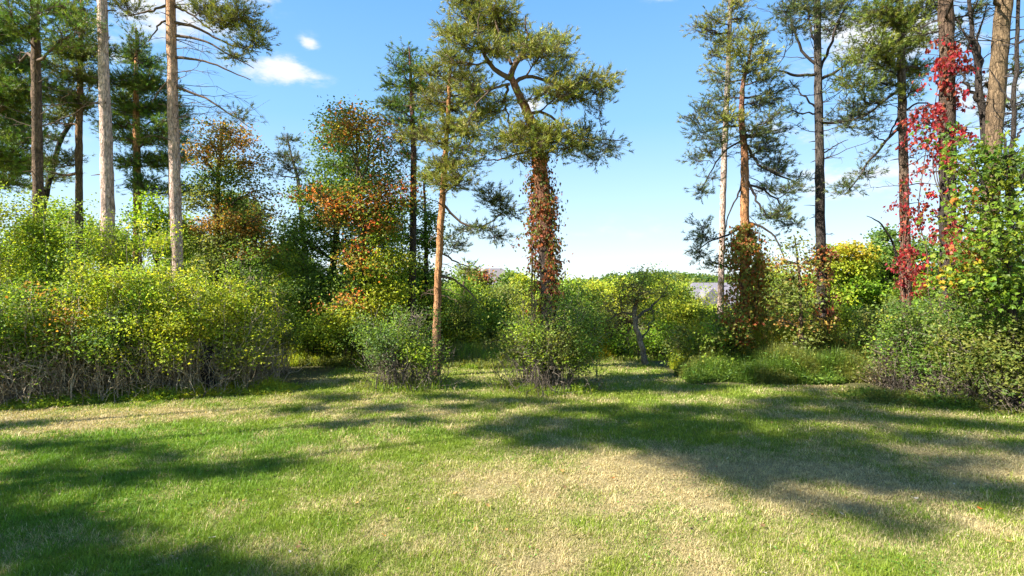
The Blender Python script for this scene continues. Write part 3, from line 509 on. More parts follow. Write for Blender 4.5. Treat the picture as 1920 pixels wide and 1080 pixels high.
pine(116, 'thick dark pine wrapped in crimson creeper', 12.5, [(1778, 590, 26), (1777, 420, 27), (1777, 260, 26), (1776, 120, 25), (1773, 0, 24), (1770, -240, 18), (1768, -400, 8)],
     [(1800, -60, 90, 26), (1730, -80, 80, 26), (1830, 20, 40, 10, .5), (1800, 75, 24, 8, .4), (1820, 120, 20, 6, .4), (1760, -180, 110, 40), (1800, -280, 90, 50), (1740, -350, 80, 50), (1725, 60, 26, 8, .3), (1730, 225, 22, 6, .3, 'pine_shade_grey', .5)],
     col=('dark', 'dark', 'brown', 'brown'), limbcol='darktwig', dens=.9, depthr=1.2, stubs=18, dead=[dict(n=16, z0=5, z1=9, L=(.5, 1.6), droop=-.15)])
pine(117, 'stout golden barked pine leaning right near the right edge', 11.3, [(1853, 620, 27), (1856, 480, 27), (1860, 340, 27), (1867, 200, 27), (1876, 80, 27), (1883, 0, 27), (1903, -260, 20), (1915, -480, 9)],
     [(1850, -80, 90, 26), (1950, -70, 90, 30), (1900, -180, 120, 40), (1850, -300, 100, 50), (1960, -330, 100, 50), (1915, -430, 70, 60), (1905, 215, 26, 9, .8, 'pine_shade_grey', .8), (1925, 180, 30, 10, .8), (1915, 300, 24, 9, .6, 'pine_shade_grey', .8), (1930, 120, 30, 12, 1), (1835, 150, 26, 9, 1.2), (1850, 190, 26, 9, 1.4, 'pine_shade_grey')],
     col=('dark', 'brown', 'gold', 'gold', 'gold'), limbcol='darktwig', dens=.9, depthr=1.3, stubs=26, dead=[dict(n=18, z0=3.5, z1=8, L=(.5, 1.7), droop=-.1)])

# bare forked tree and thin pole tree near the right edge
def bare_tree(seed, label, d, tp, limbs, name='bare_tree', cat='bare tree', col='darktwig'):
    sc = d / F; pts = [P(x, y, d) for x, y, w in tp]; b = ground_pt(pts[0][0], d); T = Plant(seed, b); T.limbcol = np.array(BARK[col])
    T.trunk([b - [0, 0, .1]] + pts, [tp[0][2] * sc * .6] + [w * sc / 2 for _, _, w in tp], BARK[col], K=40, sides=9)
    for L in limbs: T.limb([P(x, y, d + dz) for x, y, dz, w in L], [w * sc / 2 for x, y, dz, w in L])
    return T
T = bare_tree(130, '', 12, [(1870, 560, 16), (1862, 400, 15), (1850, 280, 14), (1838, 190, 12), (1832, 110, 10), (1820, 40, 7), (1815, -60, 5), (1812, -160, 2)],
     [[(1838, 190, 0, 8), (1815, 165, 0, 6), (1800, 130, 0, 3)], [(1836, 150, 0, 8), (1838, 100, .2, 6), (1832, 60, .2, 4), (1850, 10, .2, 2)], [(1830, 110, 0, 6), (1810, 70, 0, 4), (1790, 30, 0, 2)], [(1842, 215, 0, 6), (1860, 180, .2, 4), (1880, 140, .3, 2)], [(1850, 290, 0, 6), (1880, 260, .1, 4), (1900, 240, .2, 2)]])
T.dead(20, 4, 9, (.4, 1.2), .3)
T.finish('bare_tree', 'dark leafless forked tree between the creeper pine and the golden pine', 'bare tree')
T = bare_tree(131, '', 10.6, [(1893, 560, 8), (1897, 300, 8), (1906, 100, 7), (1912, -60, 5), (1916, -220, 2)], [[(1902, 200, 0, 4), (1880, 170, 0, 3), (1855, 130, 0, 1.5)], [(1898, 270, 0, 4), (1915, 240, 0, 3), (1940, 230, 0, 1.5)]])
T.dead(14, 3, 9, (.3, .9), .2)
T.finish('bare_tree', 'pole thin leafless tree just right of the golden barked pine', 'bare tree')
T = bare_tree(132, '', 14.6, [(1692, 620, 5), (1690, 520, 5), (1680, 470, 4), (1662, 430, 3.4), (1645, 412, 2.4), (1625, 405, 1.2)], [[(1676, 455, 0, 2), (1660, 450, 0, 1.5), (1650, 452, 0, 1)]])
T.finish('bare_sapling', 'arching leafless sapling bent over left in front of the mauve brown pine', 'sapling')

# ---------------------------------------------------------------- deciduous trees
def broadleaf(seed, label, d, tp, pads, palette, leaf=(.08, .06), dens=1., col='brown', depthr=1.0, name='maple_tree', cat='tree', group=None, lobes=1, per=22, clump=.17, limbcol='twig', limbs=(), secdense=1., finish=True):
    sc = d / F; pts = [P(x, y, d) for x, y, w in tp]; b = ground_pt(pts[0][0], d); T = Plant(seed, b); T.limbcol = np.array(BARK[limbcol])
    if pts[0][2] > b[2] + .15: pts = [b - [0, 0, .1]] + pts; rad = [tp[0][2] * sc * .65] + [w * sc / 2 for _, _, w in tp]
    else: pts[0] = b - [0, 0, .1]; rad = [w * sc / 2 for _, _, w in tp]
    T.trunk(pts, rad, BARK[col], K=30, sides=9, anchor_from=.3)
    for L in limbs: T.limb([P(x, y, d + dz) for x, y, dz, w in L], [w * sc / 2 for x, y, dz, w in L])
    for q in pads:
        px, py, rx, ry = q[:4]; dz = q[4] if len(q) > 4 and q[4] is not None else T.rng.uniform(-1, 1) * depthr
        pl = q[5] if len(q) > 5 else palette; dn = q[6] if len(q) > 6 else 1
        T.pad(P(px, py, d + dz), (rx * sc, max(rx, ry) * .8 * sc, ry * sc), 'leaf', dens * dn, pl, leaf=leaf, lobes=lobes, per=per, clump=clump, secdense=secdense)
    if finish: T.finish(name, label, cat, group)
    return T

broadleaf(201, 'autumn oak with thin rusty brown and olive leaves, behind the left shrubs', 16, [(408, 560, 12), (405, 430, 11), (408, 340, 8), (415, 260, 5), (420, 225, 3)],
    [(420, 240, 34, 20), (395, 270, 34, 20), (450, 265, 32, 22, None, 'rust'), (375, 290, 26, 16, None, 'rust'), (480, 300, 26, 20), (430, 300, 40, 22, None, 'olive'), (395, 330, 40, 22, None, 'green', .8), (460, 335, 34, 20, None, 'olive'), (490, 355, 22, 18), (380, 360, 36, 20, None, 'olive'), (430, 370, 36, 20, None, 'green', .8), (470, 385, 30, 18, None, 'olive'), (400, 405, 40, 18, None, 'rust'), (450, 420, 40, 18, None, 'rust'), (490, 430, 34, 18, None, 'olive'), (370, 430, 36, 18, None, 'rust'), (420, 455, 50, 20, None, 'olive'), (480, 465, 36, 20, None, 'rust'), (365, 380, 30, 24, None, 'olive'), (350, 450, 30, 24, None, 'thicket_green'), (500, 400, 26, 18, None, 'rust', .8), (510, 490, 30, 24, None, 'green'), (450, 500, 50, 22, None, 'green'), (390, 490, 40, 18, None, 'olive')],
    'rust', dens=.62, leaf=(.078, .055), per=24, name='oak_tree', cat='oak', col='dark', limbcol='darktwig', secdense=1.2)
broadleaf(202, 'small bright lime green tree between the two left trunks', 16, [(293, 520, 9), (292, 440, 7), (292, 400, 4)],
    [(292, 385, 26, 18), (270, 410, 26, 18), (312, 412, 26, 20), (292, 435, 38, 18), (265, 450, 22, 14), (320, 450, 22, 16), (292, 465, 36, 16)], 'lime', dens=.9, name='small_tree', cat='tree', col='dark', limbcol='darktwig')
broadleaf(203, 'deep green maple standing behind the orange one', 17.5, [(622, 640, 14), (625, 480, 12), (640, 360, 8), (650, 260, 5)],
    [(620, 235, 26, 20), (600, 265, 26, 16), (640, 250, 40, 26), (612, 305, 30, 22), (660, 300, 44, 26), (580, 350, 34, 22), (620, 350, 44, 26), (555, 370, 34, 18), (545, 410, 34, 20), (590, 405, 44, 26), (640, 400, 50, 28), (535, 440, 30, 20), (580, 455, 44, 24), (630, 460, 50, 28), (560, 500, 50, 26), (620, 520, 60, 28), (560, 550, 50, 28), (700, 420, 50, 30), (700, 480, 50, 30), (610, 570, 60, 30), (680, 350, 50, 30), (745, 330, 26, 18), (745, 420, 26, 20)],
    'green', dens=.5, leaf=(.085, .065), per=26, clump=.22, col='dark', limbcol='darktwig', depthr=1.2, name='maple_tree', cat='maple')
broadleaf(204, 'maple turning orange with pale bare upper stems, left of the dark trunked pine', 15.5, [(685, 650, 13), (684, 520, 11), (680, 400, 8), (672, 330, 5), (668, 240, 3)],
    [(632, 212, 24, 10, 0, 'green', .8), (662, 212, 26, 9, -.6, 'orange_pale', 1.1), (690, 222, 26, 10, -.6, 'orange_pale', 1.1), (640, 232, 22, 8, -.6, 'orange_pale'), (710, 240, 18, 10, -.5, 'orange_pale'), (668, 244, 30, 8, -.6, 'orange_pale'), (628, 258, 14, 6, -.5, 'orange', .9), (690, 262, 24, 8, -.4, 'olive', .8), (655, 272, 26, 10, .4, 'green', .7), (715, 268, 16, 7, -.4, 'orange_pale'), (700, 292, 24, 9, .1, 'olive', .6), (712, 290, 12, 6, -.5, 'orange_pale'), (650, 310, 30, 12, .5, 'green', .6), (705, 325, 24, 10, .3, 'green', .6), (735, 300, 16, 9, 0, 'green', .8),
     (568, 348, 18, 6, -.4, 'orange', 1.2), (588, 360, 18, 6, -.4, 'orange', 1.2), (606, 374, 18, 6, -.4, 'orange', 1.2), (622, 388, 16, 5, -.4, 'orange', 1.1), (606, 408, 16, 5, -.3, 'orange_pale'), (655, 340, 26, 8, -.5, 'green', .8), (625, 345, 20, 8, -.2, 'thicket_green', .7), (740, 402, 22, 9, -.3, 'thicket_green', .7), (655, 352, 20, 6, -.4, 'orange', .7), (672, 372, 22, 7, -.5, 'orange', 1.2), (700, 368, 20, 7, -.4, 'orange', 1.2), (650, 385, 20, 6, -.5, 'orange'), (690, 392, 20, 6, -.5, 'orange', 1.2), (700, 412, 14, 6, -.5, 'orange', 1.2), (682, 432, 14, 5, -.4, 'orange_pale'), (726, 352, 16, 7, -.3, 'orange', 1.1), (748, 330, 16, 7, -.4, 'orange'), (764, 350, 10, 7, -.3, 'orange'), (757, 302, 10, 6, -.2, 'orange'), (740, 372, 16, 6, -.2, 'orange_pale'), (760, 372, 10, 6, -.2, 'orange'), (700, 345, 26, 10, .2, 'olive', .8), (660, 405, 26, 12, .1, 'green', .8), (720, 400, 24, 12, .1, 'green', .8), (632, 365, 18, 8, .1, 'green', .7),
     (740, 380, 26, 16, 0, 'green'), (640, 400, 34, 16, .3, 'olive', .8), (680, 455, 16, 7, -.5, 'orange'), (655, 488, 24, 5, -.5, 'orange_pale', 1.2), (690, 500, 22, 6, -.5, 'orange_pale'), (665, 465, 22, 10, 0, 'olive', .7), (720, 450, 44, 24, 0, 'thicket_green'), (740, 490, 40, 30, 0, 'thicket'), (700, 520, 44, 22, 0, 'thicket_green'), (740, 540, 40, 26, 0, 'thicket'), (740, 420, 30, 20, 0, 'orange_pale', .7), (650, 565, 26, 6, -.6, 'orange_pale', .6), (620, 575, 18, 5, -.6, 'orange_pale', .6), (660, 530, 36, 16, 0, 'green', .7), (700, 570, 50, 22, 0, 'thicket'), (645, 590, 40, 20, -.4, 'thicket'), (600, 610, 40, 20, -.4, 'thicket_green')],
    'green', dens=.8, leaf=(.078, .06), per=26, col='dark', limbcol='limb', depthr=.4, name='maple_tree', cat='maple', secdense=.9, clump=.22,
    limbs=[[(676, 345, 0, 4), (665, 300, 0, 3), (655, 240, 0, 1.5)], [(676, 345, 0, 4), (690, 300, 0, 3), (698, 240, 0, 1.5)], [(674, 340, 0, 4), (674, 280, -.2, 3), (672, 215, -.2, 1.5)], [(684, 540, 0, 6), (712, 520, -.2, 4), (740, 490, -.3, 2)]])
broadleaf(205, 'light green broadleaf tree filling the gap behind the two middle pines', 19, [(800, 640, 10), (800, 480, 8), (795, 340, 4)],
    [(800, 330, 30, 18), (765, 380, 30, 24), (805, 400, 34, 26), (790, 440, 40, 24), (750, 440, 30, 30), (810, 460, 30, 20), (760, 480, 40, 26), (800, 520, 44, 26), (770, 560, 50, 30), (820, 570, 40, 26), (720, 400, 30, 20)],
    'green', dens=.36, leaf=(.09, .07), col='dark', limbcol='darktwig', name='broadleaf_tree', cat='tree', secdense=.8)
broadleaf(206, 'gnarled small tree with a pale leaning trunk on the far lawn', 15.9, [(1212, 686, 13), (1203, 650, 11), (1194, 618, 10), (1188, 590, 9), (1195, 560, 7), (1205, 530, 4)],
    [(1210, 515, 30, 14, 0, 'thicket'), (1180, 530, 30, 14, 0, 'olive'), (1240, 525, 30, 16, 0, 'thicket'), (1220, 545, 34, 14, -.3, 'olive'), (1165, 555, 30, 12, 0, 'brownish', .6), (1195, 560, 30, 12, -.3, 'brownish', .6), (1250, 555, 26, 14, 0, 'thicket'), (1150, 580, 28, 10, 0, 'brownish', .6), (1225, 585, 26, 9, 0, 'olive', .4), (1135, 600, 22, 10, 0, 'olive', .6)],
    'olive', dens=.75, leaf=(.055, .04), col='pale', limbcol='grey', name='small_tree', cat='tree',
    limbs=[[(1190, 600, 0, 6), (1215, 580, 0, 5), (1240, 560, 0, 3.5), (1255, 530, 0, 2)], [(1190, 590, 0, 5), (1165, 585, 0, 3.5), (1140, 600, 0, 1.5)], [(1200, 640, 0, 4), (1215, 620, .2, 3), (1225, 595, .3, 1.5)]], clump=.13)
broadleaf(207, 'slim young tree with thin rusty leaves beside the dark straight pine', 14, [(1503, 700, 8), (1502, 600, 7), (1500, 520, 6), (1492, 460, 3), (1488, 440, 2)],
    [(1490, 460, 26, 14, 0, 'olive', .5), (1480, 490, 30, 12, 0, 'vine_mixed', .5), (1515, 490, 24, 12, 0, 'vine_mixed', .6), (1490, 520, 36, 12, 0, 'olive', .5), (1525, 530, 24, 14, 0, 'vine_mixed', .6), (1470, 545, 34, 12, 0, 'olive', .6), (1500, 570, 36, 14, 0, 'olive', .5), (1470, 600, 30, 14, 0, 'vine_mixed', .5), (1520, 600, 30, 14, 0, 'vine_mixed', .5), (1490, 640, 36, 14, 0, 'olive', .5)],
    'olive', dens=.75, leaf=(.08, .06), col='brown', limbcol='darktwig', name='young_tree', cat='young tree', depthr=.3)
broadleaf(208, 'yellow topped tree glowing behind the right pines', 22, [(1592, 660, 9), (1590, 560, 8), (1588, 490, 4)],
    [(1590, 468, 34, 12, 0, 'yellowgold'), (1560, 480, 30, 14, 0, 'yellowgold'), (1620, 480, 26, 14, 0, 'yellowgold'), (1580, 500, 44, 16, 0, 'yellow'), (1625, 510, 30, 18, 0, 'yellow'), (1550, 515, 30, 18, 0, 'yellow'), (1590, 540, 50, 18, 0, 'lime'), (1630, 550, 28, 18, 0, 'lime'), (1560, 570, 44, 20, 0, 'lime'), (1610, 585, 44, 20, 0, 'lime'), (1580, 620, 60, 22, 0, 'thicket_green'), (1640, 620, 40, 24, 0, 'thicket_green')],
    'yellow', dens=.6, leaf=(.12, .09), name='yellow_tree', cat='tree', col='grey', depthr=.8, per=20)
broadleaf(209, 'dark green tree left of the mauve brown pine', 23, [(1660, 640, 10), (1660, 540, 8), (1662, 460, 4)],
    [(1662, 445, 20, 14), (1645, 465, 20, 14), (1680, 468, 20, 16), (1655, 490, 30, 16), (1685, 500, 26, 18), (1650, 520, 26, 18), (1670, 545, 30, 20), (1645, 570, 24, 22), (1680, 580, 30, 22), (1660, 610, 34, 20), (1720, 470, 30, 24), (1725, 520, 34, 26), (1720, 570, 34, 26)],
    'green', dens=.75, leaf=(.13, .10), name='broadleaf_tree', cat='tree', col='dark', depthr=.8, per=20)
broadleaf(210, 'large leaved maple with green and yellow leaves at the right edge', 10, [(1900, 640, 14), (1895, 480, 12), (1890, 340, 8), (1885, 260, 4)],
    [(1815, 265, 22, 9, 0, 'maple_right', .6), (1855, 290, 30, 14, 0, 'maple_right', .6), (1895, 292, 36, 18, 0, 'maple_right', .7), (1800, 305, 20, 8, .3, 'maple_right', .4), (1870, 335, 40, 20, 0, 'maple_right', .7), (1825, 340, 28, 14, 0, 'maple_right', .6), (1925, 330, 40, 34), (1850, 385, 50, 28), (1910, 390, 50, 34), (1810, 372, 24, 10, .4, 'orange_pale', .5), (1825, 415, 30, 18, .3, 'maple_right', .6), (1870, 440, 56, 30), (1930, 450, 44, 34), (1825, 470, 40, 20, .4, 'vine_mixed', .7), (1800, 505, 34, 18, .3, 'yellowgold', .5), (1890, 500, 60, 30), (1840, 530, 56, 24, 0, 'maple_right'), (1790, 450, 20, 12, .6, 'vine_mixed', .5), (1920, 540, 54, 28), (1800, 550, 36, 16), (1990, 400, 60, 60, .4), (1990, 520, 60, 60, .4), (1960, 300, 50, 50, .5)],
    'maple_right', dens=.40, leaf=(.076, .06), lobes=3, col='dark', limbcol='darktwig', depthr=.7, name='maple_tree', cat='maple', clump=.22, per=17, limbs=[[(1890, 400, 0, 7), (1850, 360, -.2, 5), (1820, 300, -.3, 2)], [(1893, 450, 0, 7), (1840, 440, -.3, 5), (1790, 420, -.4, 2)]])

# ---------------------------------------------------------------- creepers on trunks
def creeper(seed, label, d, line, n, palette, spread, leaf=.09, sprays=30, lobes=1, name='creeper', drop=.35, gate=.42):
    """line: (px, py, half width px) along the trunk, low to high"""
    rng = np.random.default_rng(seed); sc = d / F; L = np.array([[*P(x, y, d), w * sc] for x, y, w in line]); b = ground_pt(L[0][0], d - .25)
    T = Plant(seed, b); K = len(L); t = rng.uniform(0, K - 1, n); k = np.minimum(t.astype(int), K - 2); f = (t - k)[:, None]; q = L[k] * (1 - f) + L[k + 1] * f
    a = rng.uniform(0, 2 * pi, n); rad = q[:, 3] * (.6 + rng.exponential(.35, n) * spread); nn = np.stack([np.cos(a), np.sin(a), 0 * a], 1)
    cl = noise(q[:, 2] * 3 + 9, a * 1.2, .9, 2, seed % 17); keep = cl > gate
    c = q[:, :3] + nn * rad[:, None]; c, nn = c[keep], nn[keep]; m = len(c)
    ax = nrm(rng.normal(size=(m, 3)) * .5 + np.array([0, 0, -1.]) + nn * .3); n2 = nrm(nn + rng.normal(size=(m, 3)) * .5 + np.array([0, 0, .3]))
    l = leaf * rng.uniform(.6, 1.3, m); leaves(T.fo, c, ax, n2, l, l * .72, pal(rng, palette, m, .2), lobes)
    # stems climbing the trunk
    for j in range(5):
        ph = rng.uniform(0, 2 * pi); uu = np.linspace(0, K - 1, 40); kk = np.minimum(uu.astype(int), K - 2); ff = (uu - kk)[:, None]; Q = L[kk] * (1 - ff) + L[kk + 1] * ff
        aa = ph + .6 * np.sin(uu * 1.7 + ph); w = Q[:, 3] * .55; pt = Q[:, :3] + np.stack([np.cos(aa) * w, np.sin(aa) * w, 0 * aa], 1)
        pt[0] = b + [.05 * math.cos(ph), .05 * math.sin(ph), -.03]; T.poly(pt, np.linspace(.014, .005, 40), 40, BARK['limb'], 5, geo=T.tr)
    # hanging sprays
    for j in range(sprays):
        u = rng.uniform(.2, K - 1.01); kk = int(u); Q = L[kk] * (1 - u + kk) + L[kk + 1] * (u - kk); aa = rng.uniform(0, 2 * pi); o = np.array([math.cos(aa), math.sin(aa), 0])
        ln = rng.uniform(.25, .8) * spread * .8; uu = np.linspace(0, 1, 6)[:, None]; pt = Q[:3] + o * Q[3] * .6 + o * ln * .75 * uu + np.array([0, 0, 1.]) * (.25 * ln * uu - drop * 2.2 * ln * uu ** 2)
        tubes(T.br, pt[None], np.linspace(.005, .002, 6)[None], BARK['limb'], 3)
        m = int(14 + 30 * ln); w = rng.uniform(.1, 1, m) * 5; wk = np.minimum(w.astype(int), 4); wf = (w - wk)[:, None]; c = pt[wk] * (1 - wf) + pt[wk + 1] * wf + rng.normal(size=(m, 3)) * .05
        ax = nrm(rng.normal(size=(m, 3)) * .5 + [0, 0, -.8]); n2 = nrm(o + rng.normal(size=(m, 3)) * .6 + [0, 0, .5]); l = leaf * rng.uniform(.6, 1.3, m)
        leaves(T.fo, c, ax, n2, l, l * .72, pal(rng, palette, m, .2), lobes)
    T.finish(name, label, 'creeper', None, ('stem', 'sprigs', 'leaves')); return T
creeper(301, 'brick red creeper cloaking the trunk of the leaning centre pine', 12.7, [(1030, 600, 18), (1026, 520, 22), (1024, 450, 25), (1022, 390, 26), (1016, 330, 19), (1011, 288, 13)], 3600, 'vine', .7, .08, 60)
creeper(302, 'thin reddish creeper stem hanging left of the leaning centre pine', 12.9, [(1000, 600, 5), (1001, 500, 7), (1000, 430, 9), (999, 370, 8), (1001, 330, 6)], 520, 'vine', .9, .075, 16)
creeper(303, 'green and rust creeper bulging round the foot of the orange barked pine', 15, [(1398, 660, 16), (1400, 600, 26), (1401, 550, 38), (1402, 500, 38), (1399, 460, 26), (1398, 420, 11)], 4800, 'vine_mixed', 1.1, .09, 110, gate=.46)
creeper(304, 'red brown creeper low on the dark straight pine', 15, [(1546, 680, 16), (1545, 620, 18), (1545, 560, 18), (1543, 500, 12), (1541, 460, 8)], 1900, 'vine', .9, .085, 30)
creeper(305, 'crimson creeper draped over the thick dark pine at right', 12.4, [(1778, 570, 50), (1766, 500, 50), (1755, 430, 56), (1756, 370, 50), (1764, 300, 46), (1762, 240, 42), (1772, 185, 28), (1778, 130, 20), (1776, 75, 8)], 1900, 'red', 1.35, .09, 95, drop=.3, gate=.55)
creeper(306, 'scarlet creeper strands on the mauve brown pine trunk', 13.9, [(1702, 560, 12), (1701, 500, 11), (1699, 440, 12), (1697, 380, 10), (1694, 330, 5)], 420, 'red', .8, .075, 10)

# ---------------------------------------------------------------- shrubs
def shrub(seed, label, px, d, w, h, palette, n=26, base=.35, leaf=(.055, .036), lo=.3, bare=0, barecol='greytwig', dens=1., name='shrub', cat='shrub', group=None, pads=None, palettes=None, x=None, clump=.15, per=24, stemcol='limb', lean=0):
    """w, h: half width and height in metres; lo: fraction of the height where leaves begin"""
    X = (px - 960) / F * d if x is None else x; b = ground_pt(X, d); T = Plant(seed, b); rng = T.rng; T.limbcol = np.array(BARK[stemcol])
    K = 9; u = np.linspace(0, 1, K)[None, :, None]
    a = rng.uniform(0, 2 * pi, n); r0 = base * np.sqrt(rng.random(n)); st = b + np.stack([np.cos(a) * r0, np.sin(a) * r0 * .8, -.05 + 0 * a], 1)
    q = rng.uniform(.1, 1, n) ** .6; az = a + rng.normal(0, .5, n); zt = rng.uniform(max(lo, .4), 1, n) * h
    prof = np.sqrt(np.clip(1 - ((zt / h - .5) / .56) ** 2, .05, 1)); e = b + np.stack([np.cos(az) * q * w * prof + lean * zt, np.sin(az) * q * w * .8 * prof, zt], 1)
    S = st[:, None, :] * (1 - u ** 1.3) + e[:, None, :] * u ** 1.3; S[..., 2] = st[:, None, 2] * (1 - u[..., 0] ** .8) + e[:, None, 2] * u[..., 0] ** .8; S = S + rng.normal(size=S.shape) * .03 * np.sin(u * pi)
    tubes(T.tr, S, np.linspace(1, .25, K) * rng.uniform(.007, .018, (n, 1)), BARK[barecol] if bare else T.limbcol, 5)
    # side branches
    nb = n * 7; j = rng.integers(0, n, nb); kf = rng.uniform(.3, .98, nb) * (K - 1); kk = kf.astype(int); kk = np.minimum(kk, K - 2); fr = (kf - kk)[:, None]; p0 = S[j, kk] * (1 - fr) + S[j, kk + 1] * fr
    out = nrm(p0 - (b + [0, 0, h * .45])); e2 = p0 + nrm(out * .8 + rng.normal(size=(nb, 3)) * .8 + [0, 0, .25]) * rng.uniform(.15, .5, nb)[:, None] * (.4 + .5 * w)
    e2[:, 2] = np.maximum(e2[:, 2], b[2] + .08)
    v = np.linspace(0, 1, 4)[None, :, None]; S2 = p0[:, None, :] * (1 - v) + e2[:, None, :] * v + rng.normal(size=(nb, 4, 3)) * .02
    tubes(T.br, S2, np.tile(np.linspace(.006, .002, 4), (nb, 1)), BARK[barecol] if bare else T.limbcol, 3)
    ok = S2[:, -1, 2] > b[2] + lo * h * (.1 + 1.7 * noise(S2[:, -1, 0], S2[:, -1, 1], .55, 2, 2)) + rng.normal(0, .08 * h, nb)
    src = S2[ok]; area = 4 * w * h * .8; N = int(dens * 78 * area * (1 - lo * .6)); jj = rng.integers(0, len(src), N); c = src[jj, rng.integers(1, 4, N)] + rng.normal(size=(N, 3)) * .07
    hol = noise(c[:, 0] + .8 * c[:, 2] + seed, c[:, 1] - .6 * c[:, 0] + c[:, 2], .34, 2, 5); c = c[hol > .36 + .10 * rng.random(N)]; N = len(c)
    pn = palettes or [palette]; which = (noise(c[:, 0] + seed, c[:, 2] * 1.3 + c[:, 1], .6, 2, 3) * 1.8 - .4) * len(pn); which = np.clip(which.astype(int), 0, len(pn) - 1)
    cc = np.zeros((N, 3))
    for i, nme in enumerate(pn): cc = np.where((which == i)[:, None], pal(rng, nme, N, .13), cc)
    m = per; cp = np.repeat(c, m, 0) + rng.normal(size=(N * m, 3)) * np.array([clump, clump, clump * .6]); cp[:, 2] = np.maximum(cp[:, 2], b[2] + .05)
    ax = nrm(rng.normal(size=(N * m, 3)) * [1, 1, .6] + [0, 0, .1]); nn = nrm(rng.normal(size=(N * m, 3)) * .7 + np.array([-.55, -.42, .70]))
    l = leaf[0] * rng.uniform(.45, 1.35, N * m); leaves(T.fo, cp, ax, nn, l, l * leaf[1] / leaf[0], np.repeat(cc * rng.uniform(.72, 1.25, (N, 1)), m, 0) * rng.uniform(.7, 1.3, (N * m, 1)))
    if bare:              # tangle of dead twigs low down
        nb = int(bare); a = rng.uniform(0, 2 * pi, nb); rr = w * .95 * np.sqrt(rng.random(nb)); z0 = rng.uniform(0, lo * h * 1.1, nb); p0 = b + np.stack([np.cos(a) * rr, np.sin(a) * rr * .85, z0], 1)
        dd = nrm(rng.normal(size=(nb, 3)) * [.7, .7, .35] + [0, 0, .55]); l = rng.uniform(.15, .65, nb)[:, None, None]; v = np.linspace(0, 1, 5)[None, :, None]
        S3 = p0[:, None, :] + dd[:, None, :] * l * v + rng.normal(size=(nb, 5, 3)) * .035 * v; S3[..., 2] = np.maximum(S3[..., 2], b[2])
        cc = np.array(BARK[barecol]) * rng.uniform(.45, 1.35, (nb, 1)); tubes(T.tr, S3, np.linspace(1, .4, 5) * rng.uniform(.003, .0075, (nb, 1)), cc, 4)
        nv = nb // 3; a = rng.uniform(0, 2 * pi, nv); rr = w * .98 * np.sqrt(rng.random(nv)); p0 = b + np.stack([np.cos(a) * rr, np.sin(a) * rr * .85, 0 * a - .03], 1)
        tp = p0 + np.stack([rng.normal(0, .3, nv), rng.normal(0, .3, nv), rng.uniform(.5, 1.25, nv) * lo * h * 1.2], 1); v = np.linspace(0, 1, 7)[None, :, None]
        S4 = p0[:, None, :] * (1 - v) + tp[:, None, :] * v + rng.normal(size=(nv, 7, 3)) * .05 * np.sin(v * pi)
        cc = np.array(BARK[barecol]) * rng.uniform(.5, 1.3, (nv, 1)); tubes(T.tr, S4, np.linspace(1, .55, 7) * rng.uniform(.003, .010, (nv, 1)), cc, 5)
    T.finish(name, label, cat, group, ('stems', 'twigs', 'foliage')); return T

TG = 'shrubs of the left thicket'
# back row of the left thicket (tall), then front row
for sd, px, d, w, h, pl, lb in (
    (401, -150, 13.2, 1.7, 4.2, ['thicket_green'], 'tall green shrub outermost at the far left of the thicket'),
    (402, 15, 12.6, 1.35, 4.6, ['thicket_green', 'thicket'], 'tall green shrub in front of the dark trunked pine at the left'),
    (403, 135, 12.9, 1.3, 4.5, ['thicket_green'], 'tall green shrub between the dark pine trunk and the pale pinkish trunk'),
    (404, 245, 12.7, 1.2, 4.1, ['thicket', 'thicket_green'], 'tall shrub under the pale pinkish pine trunk'),
    (405, 420, 13.8, 1.15, 3.2, ['green', 'thicket_green'], 'dull green shrub under the autumn oak'),
    (406, 488, 14.4, .85, 2.8, ['green', 'olive'], 'olive green shrub at the right back of the thicket')):
    shrub(sd, lb, px, d, w, h, pl[0], n=30, base=.8, lo=.28, bare=160, palettes=pl, group=TG, leaf=(.06, .038), dens=.95)
for sd, px, d, w, h, pl, lb in (
    (411, -60, 10.6, 1.15, 2.4, ['thicket_green', 'green'], 'front shrub cut by the left edge of the photo'),
    (412, 60, 10.9, 1.0, 2.35, ['green', 'thicket_green', 'rust'], 'front shrub with a rusty patch, left end of the thicket'),
    (413, 160, 11.2, .95, 2.55, ['green', 'thicket'], 'front shrub with darker green leaves, below the pale pinkish trunk'),
    (414, 255, 11.5, .95, 2.7, ['thicket', 'thicket_green'], 'front shrub of mixed green and yellow leaves, middle of the thicket'),
    (415, 345, 11.8, .95, 2.6, ['thicket', 'yellow'], 'bright yellow green shrub below the bare trunk with long boughs'),
    (416, 425, 12.1, .85, 2.3, ['yellow', 'thicket'], 'bright yellow shrub above the black stump'),
    (417, 462, 12.5, .7, 1.9, ['thicket', 'olive'], 'low arching shrub at the right end of the thicket')):
    shrub(sd, lb, px, d, w, h, pl[0], n=34, base=.85, lo=.33, bare=420, palettes=pl, group=TG, leaf=(.062, .040), dens=1.05)
# the two free-standing shrubs on the lawn
def merge_two(): pass
shrub(421, 'round dark shrub on the lawn, left one of the two standing free', 760, 12.5, 1.05, 1.8, 'green', n=46, base=.6, lo=.34, bare=300, palettes=['dark', 'green', 'thicket_green'], leaf=(.052, .033), dens=2.0, stemcol='darktwig', barecol='twig', group='free standing shrubs on the lawn')
shrub(422, 'fan shaped shrub hiding the foot of the leaning centre pine', 1030, 12.2, 1.28, 2.1, 'green', n=64, base=.6, lo=.26, bare=260, palettes=['green', 'green', 'thicket_green', 'olive'], leaf=(.052, .033), dens=2.0, stemcol='darktwig', barecol='twig', group='free standing shrubs on the lawn')
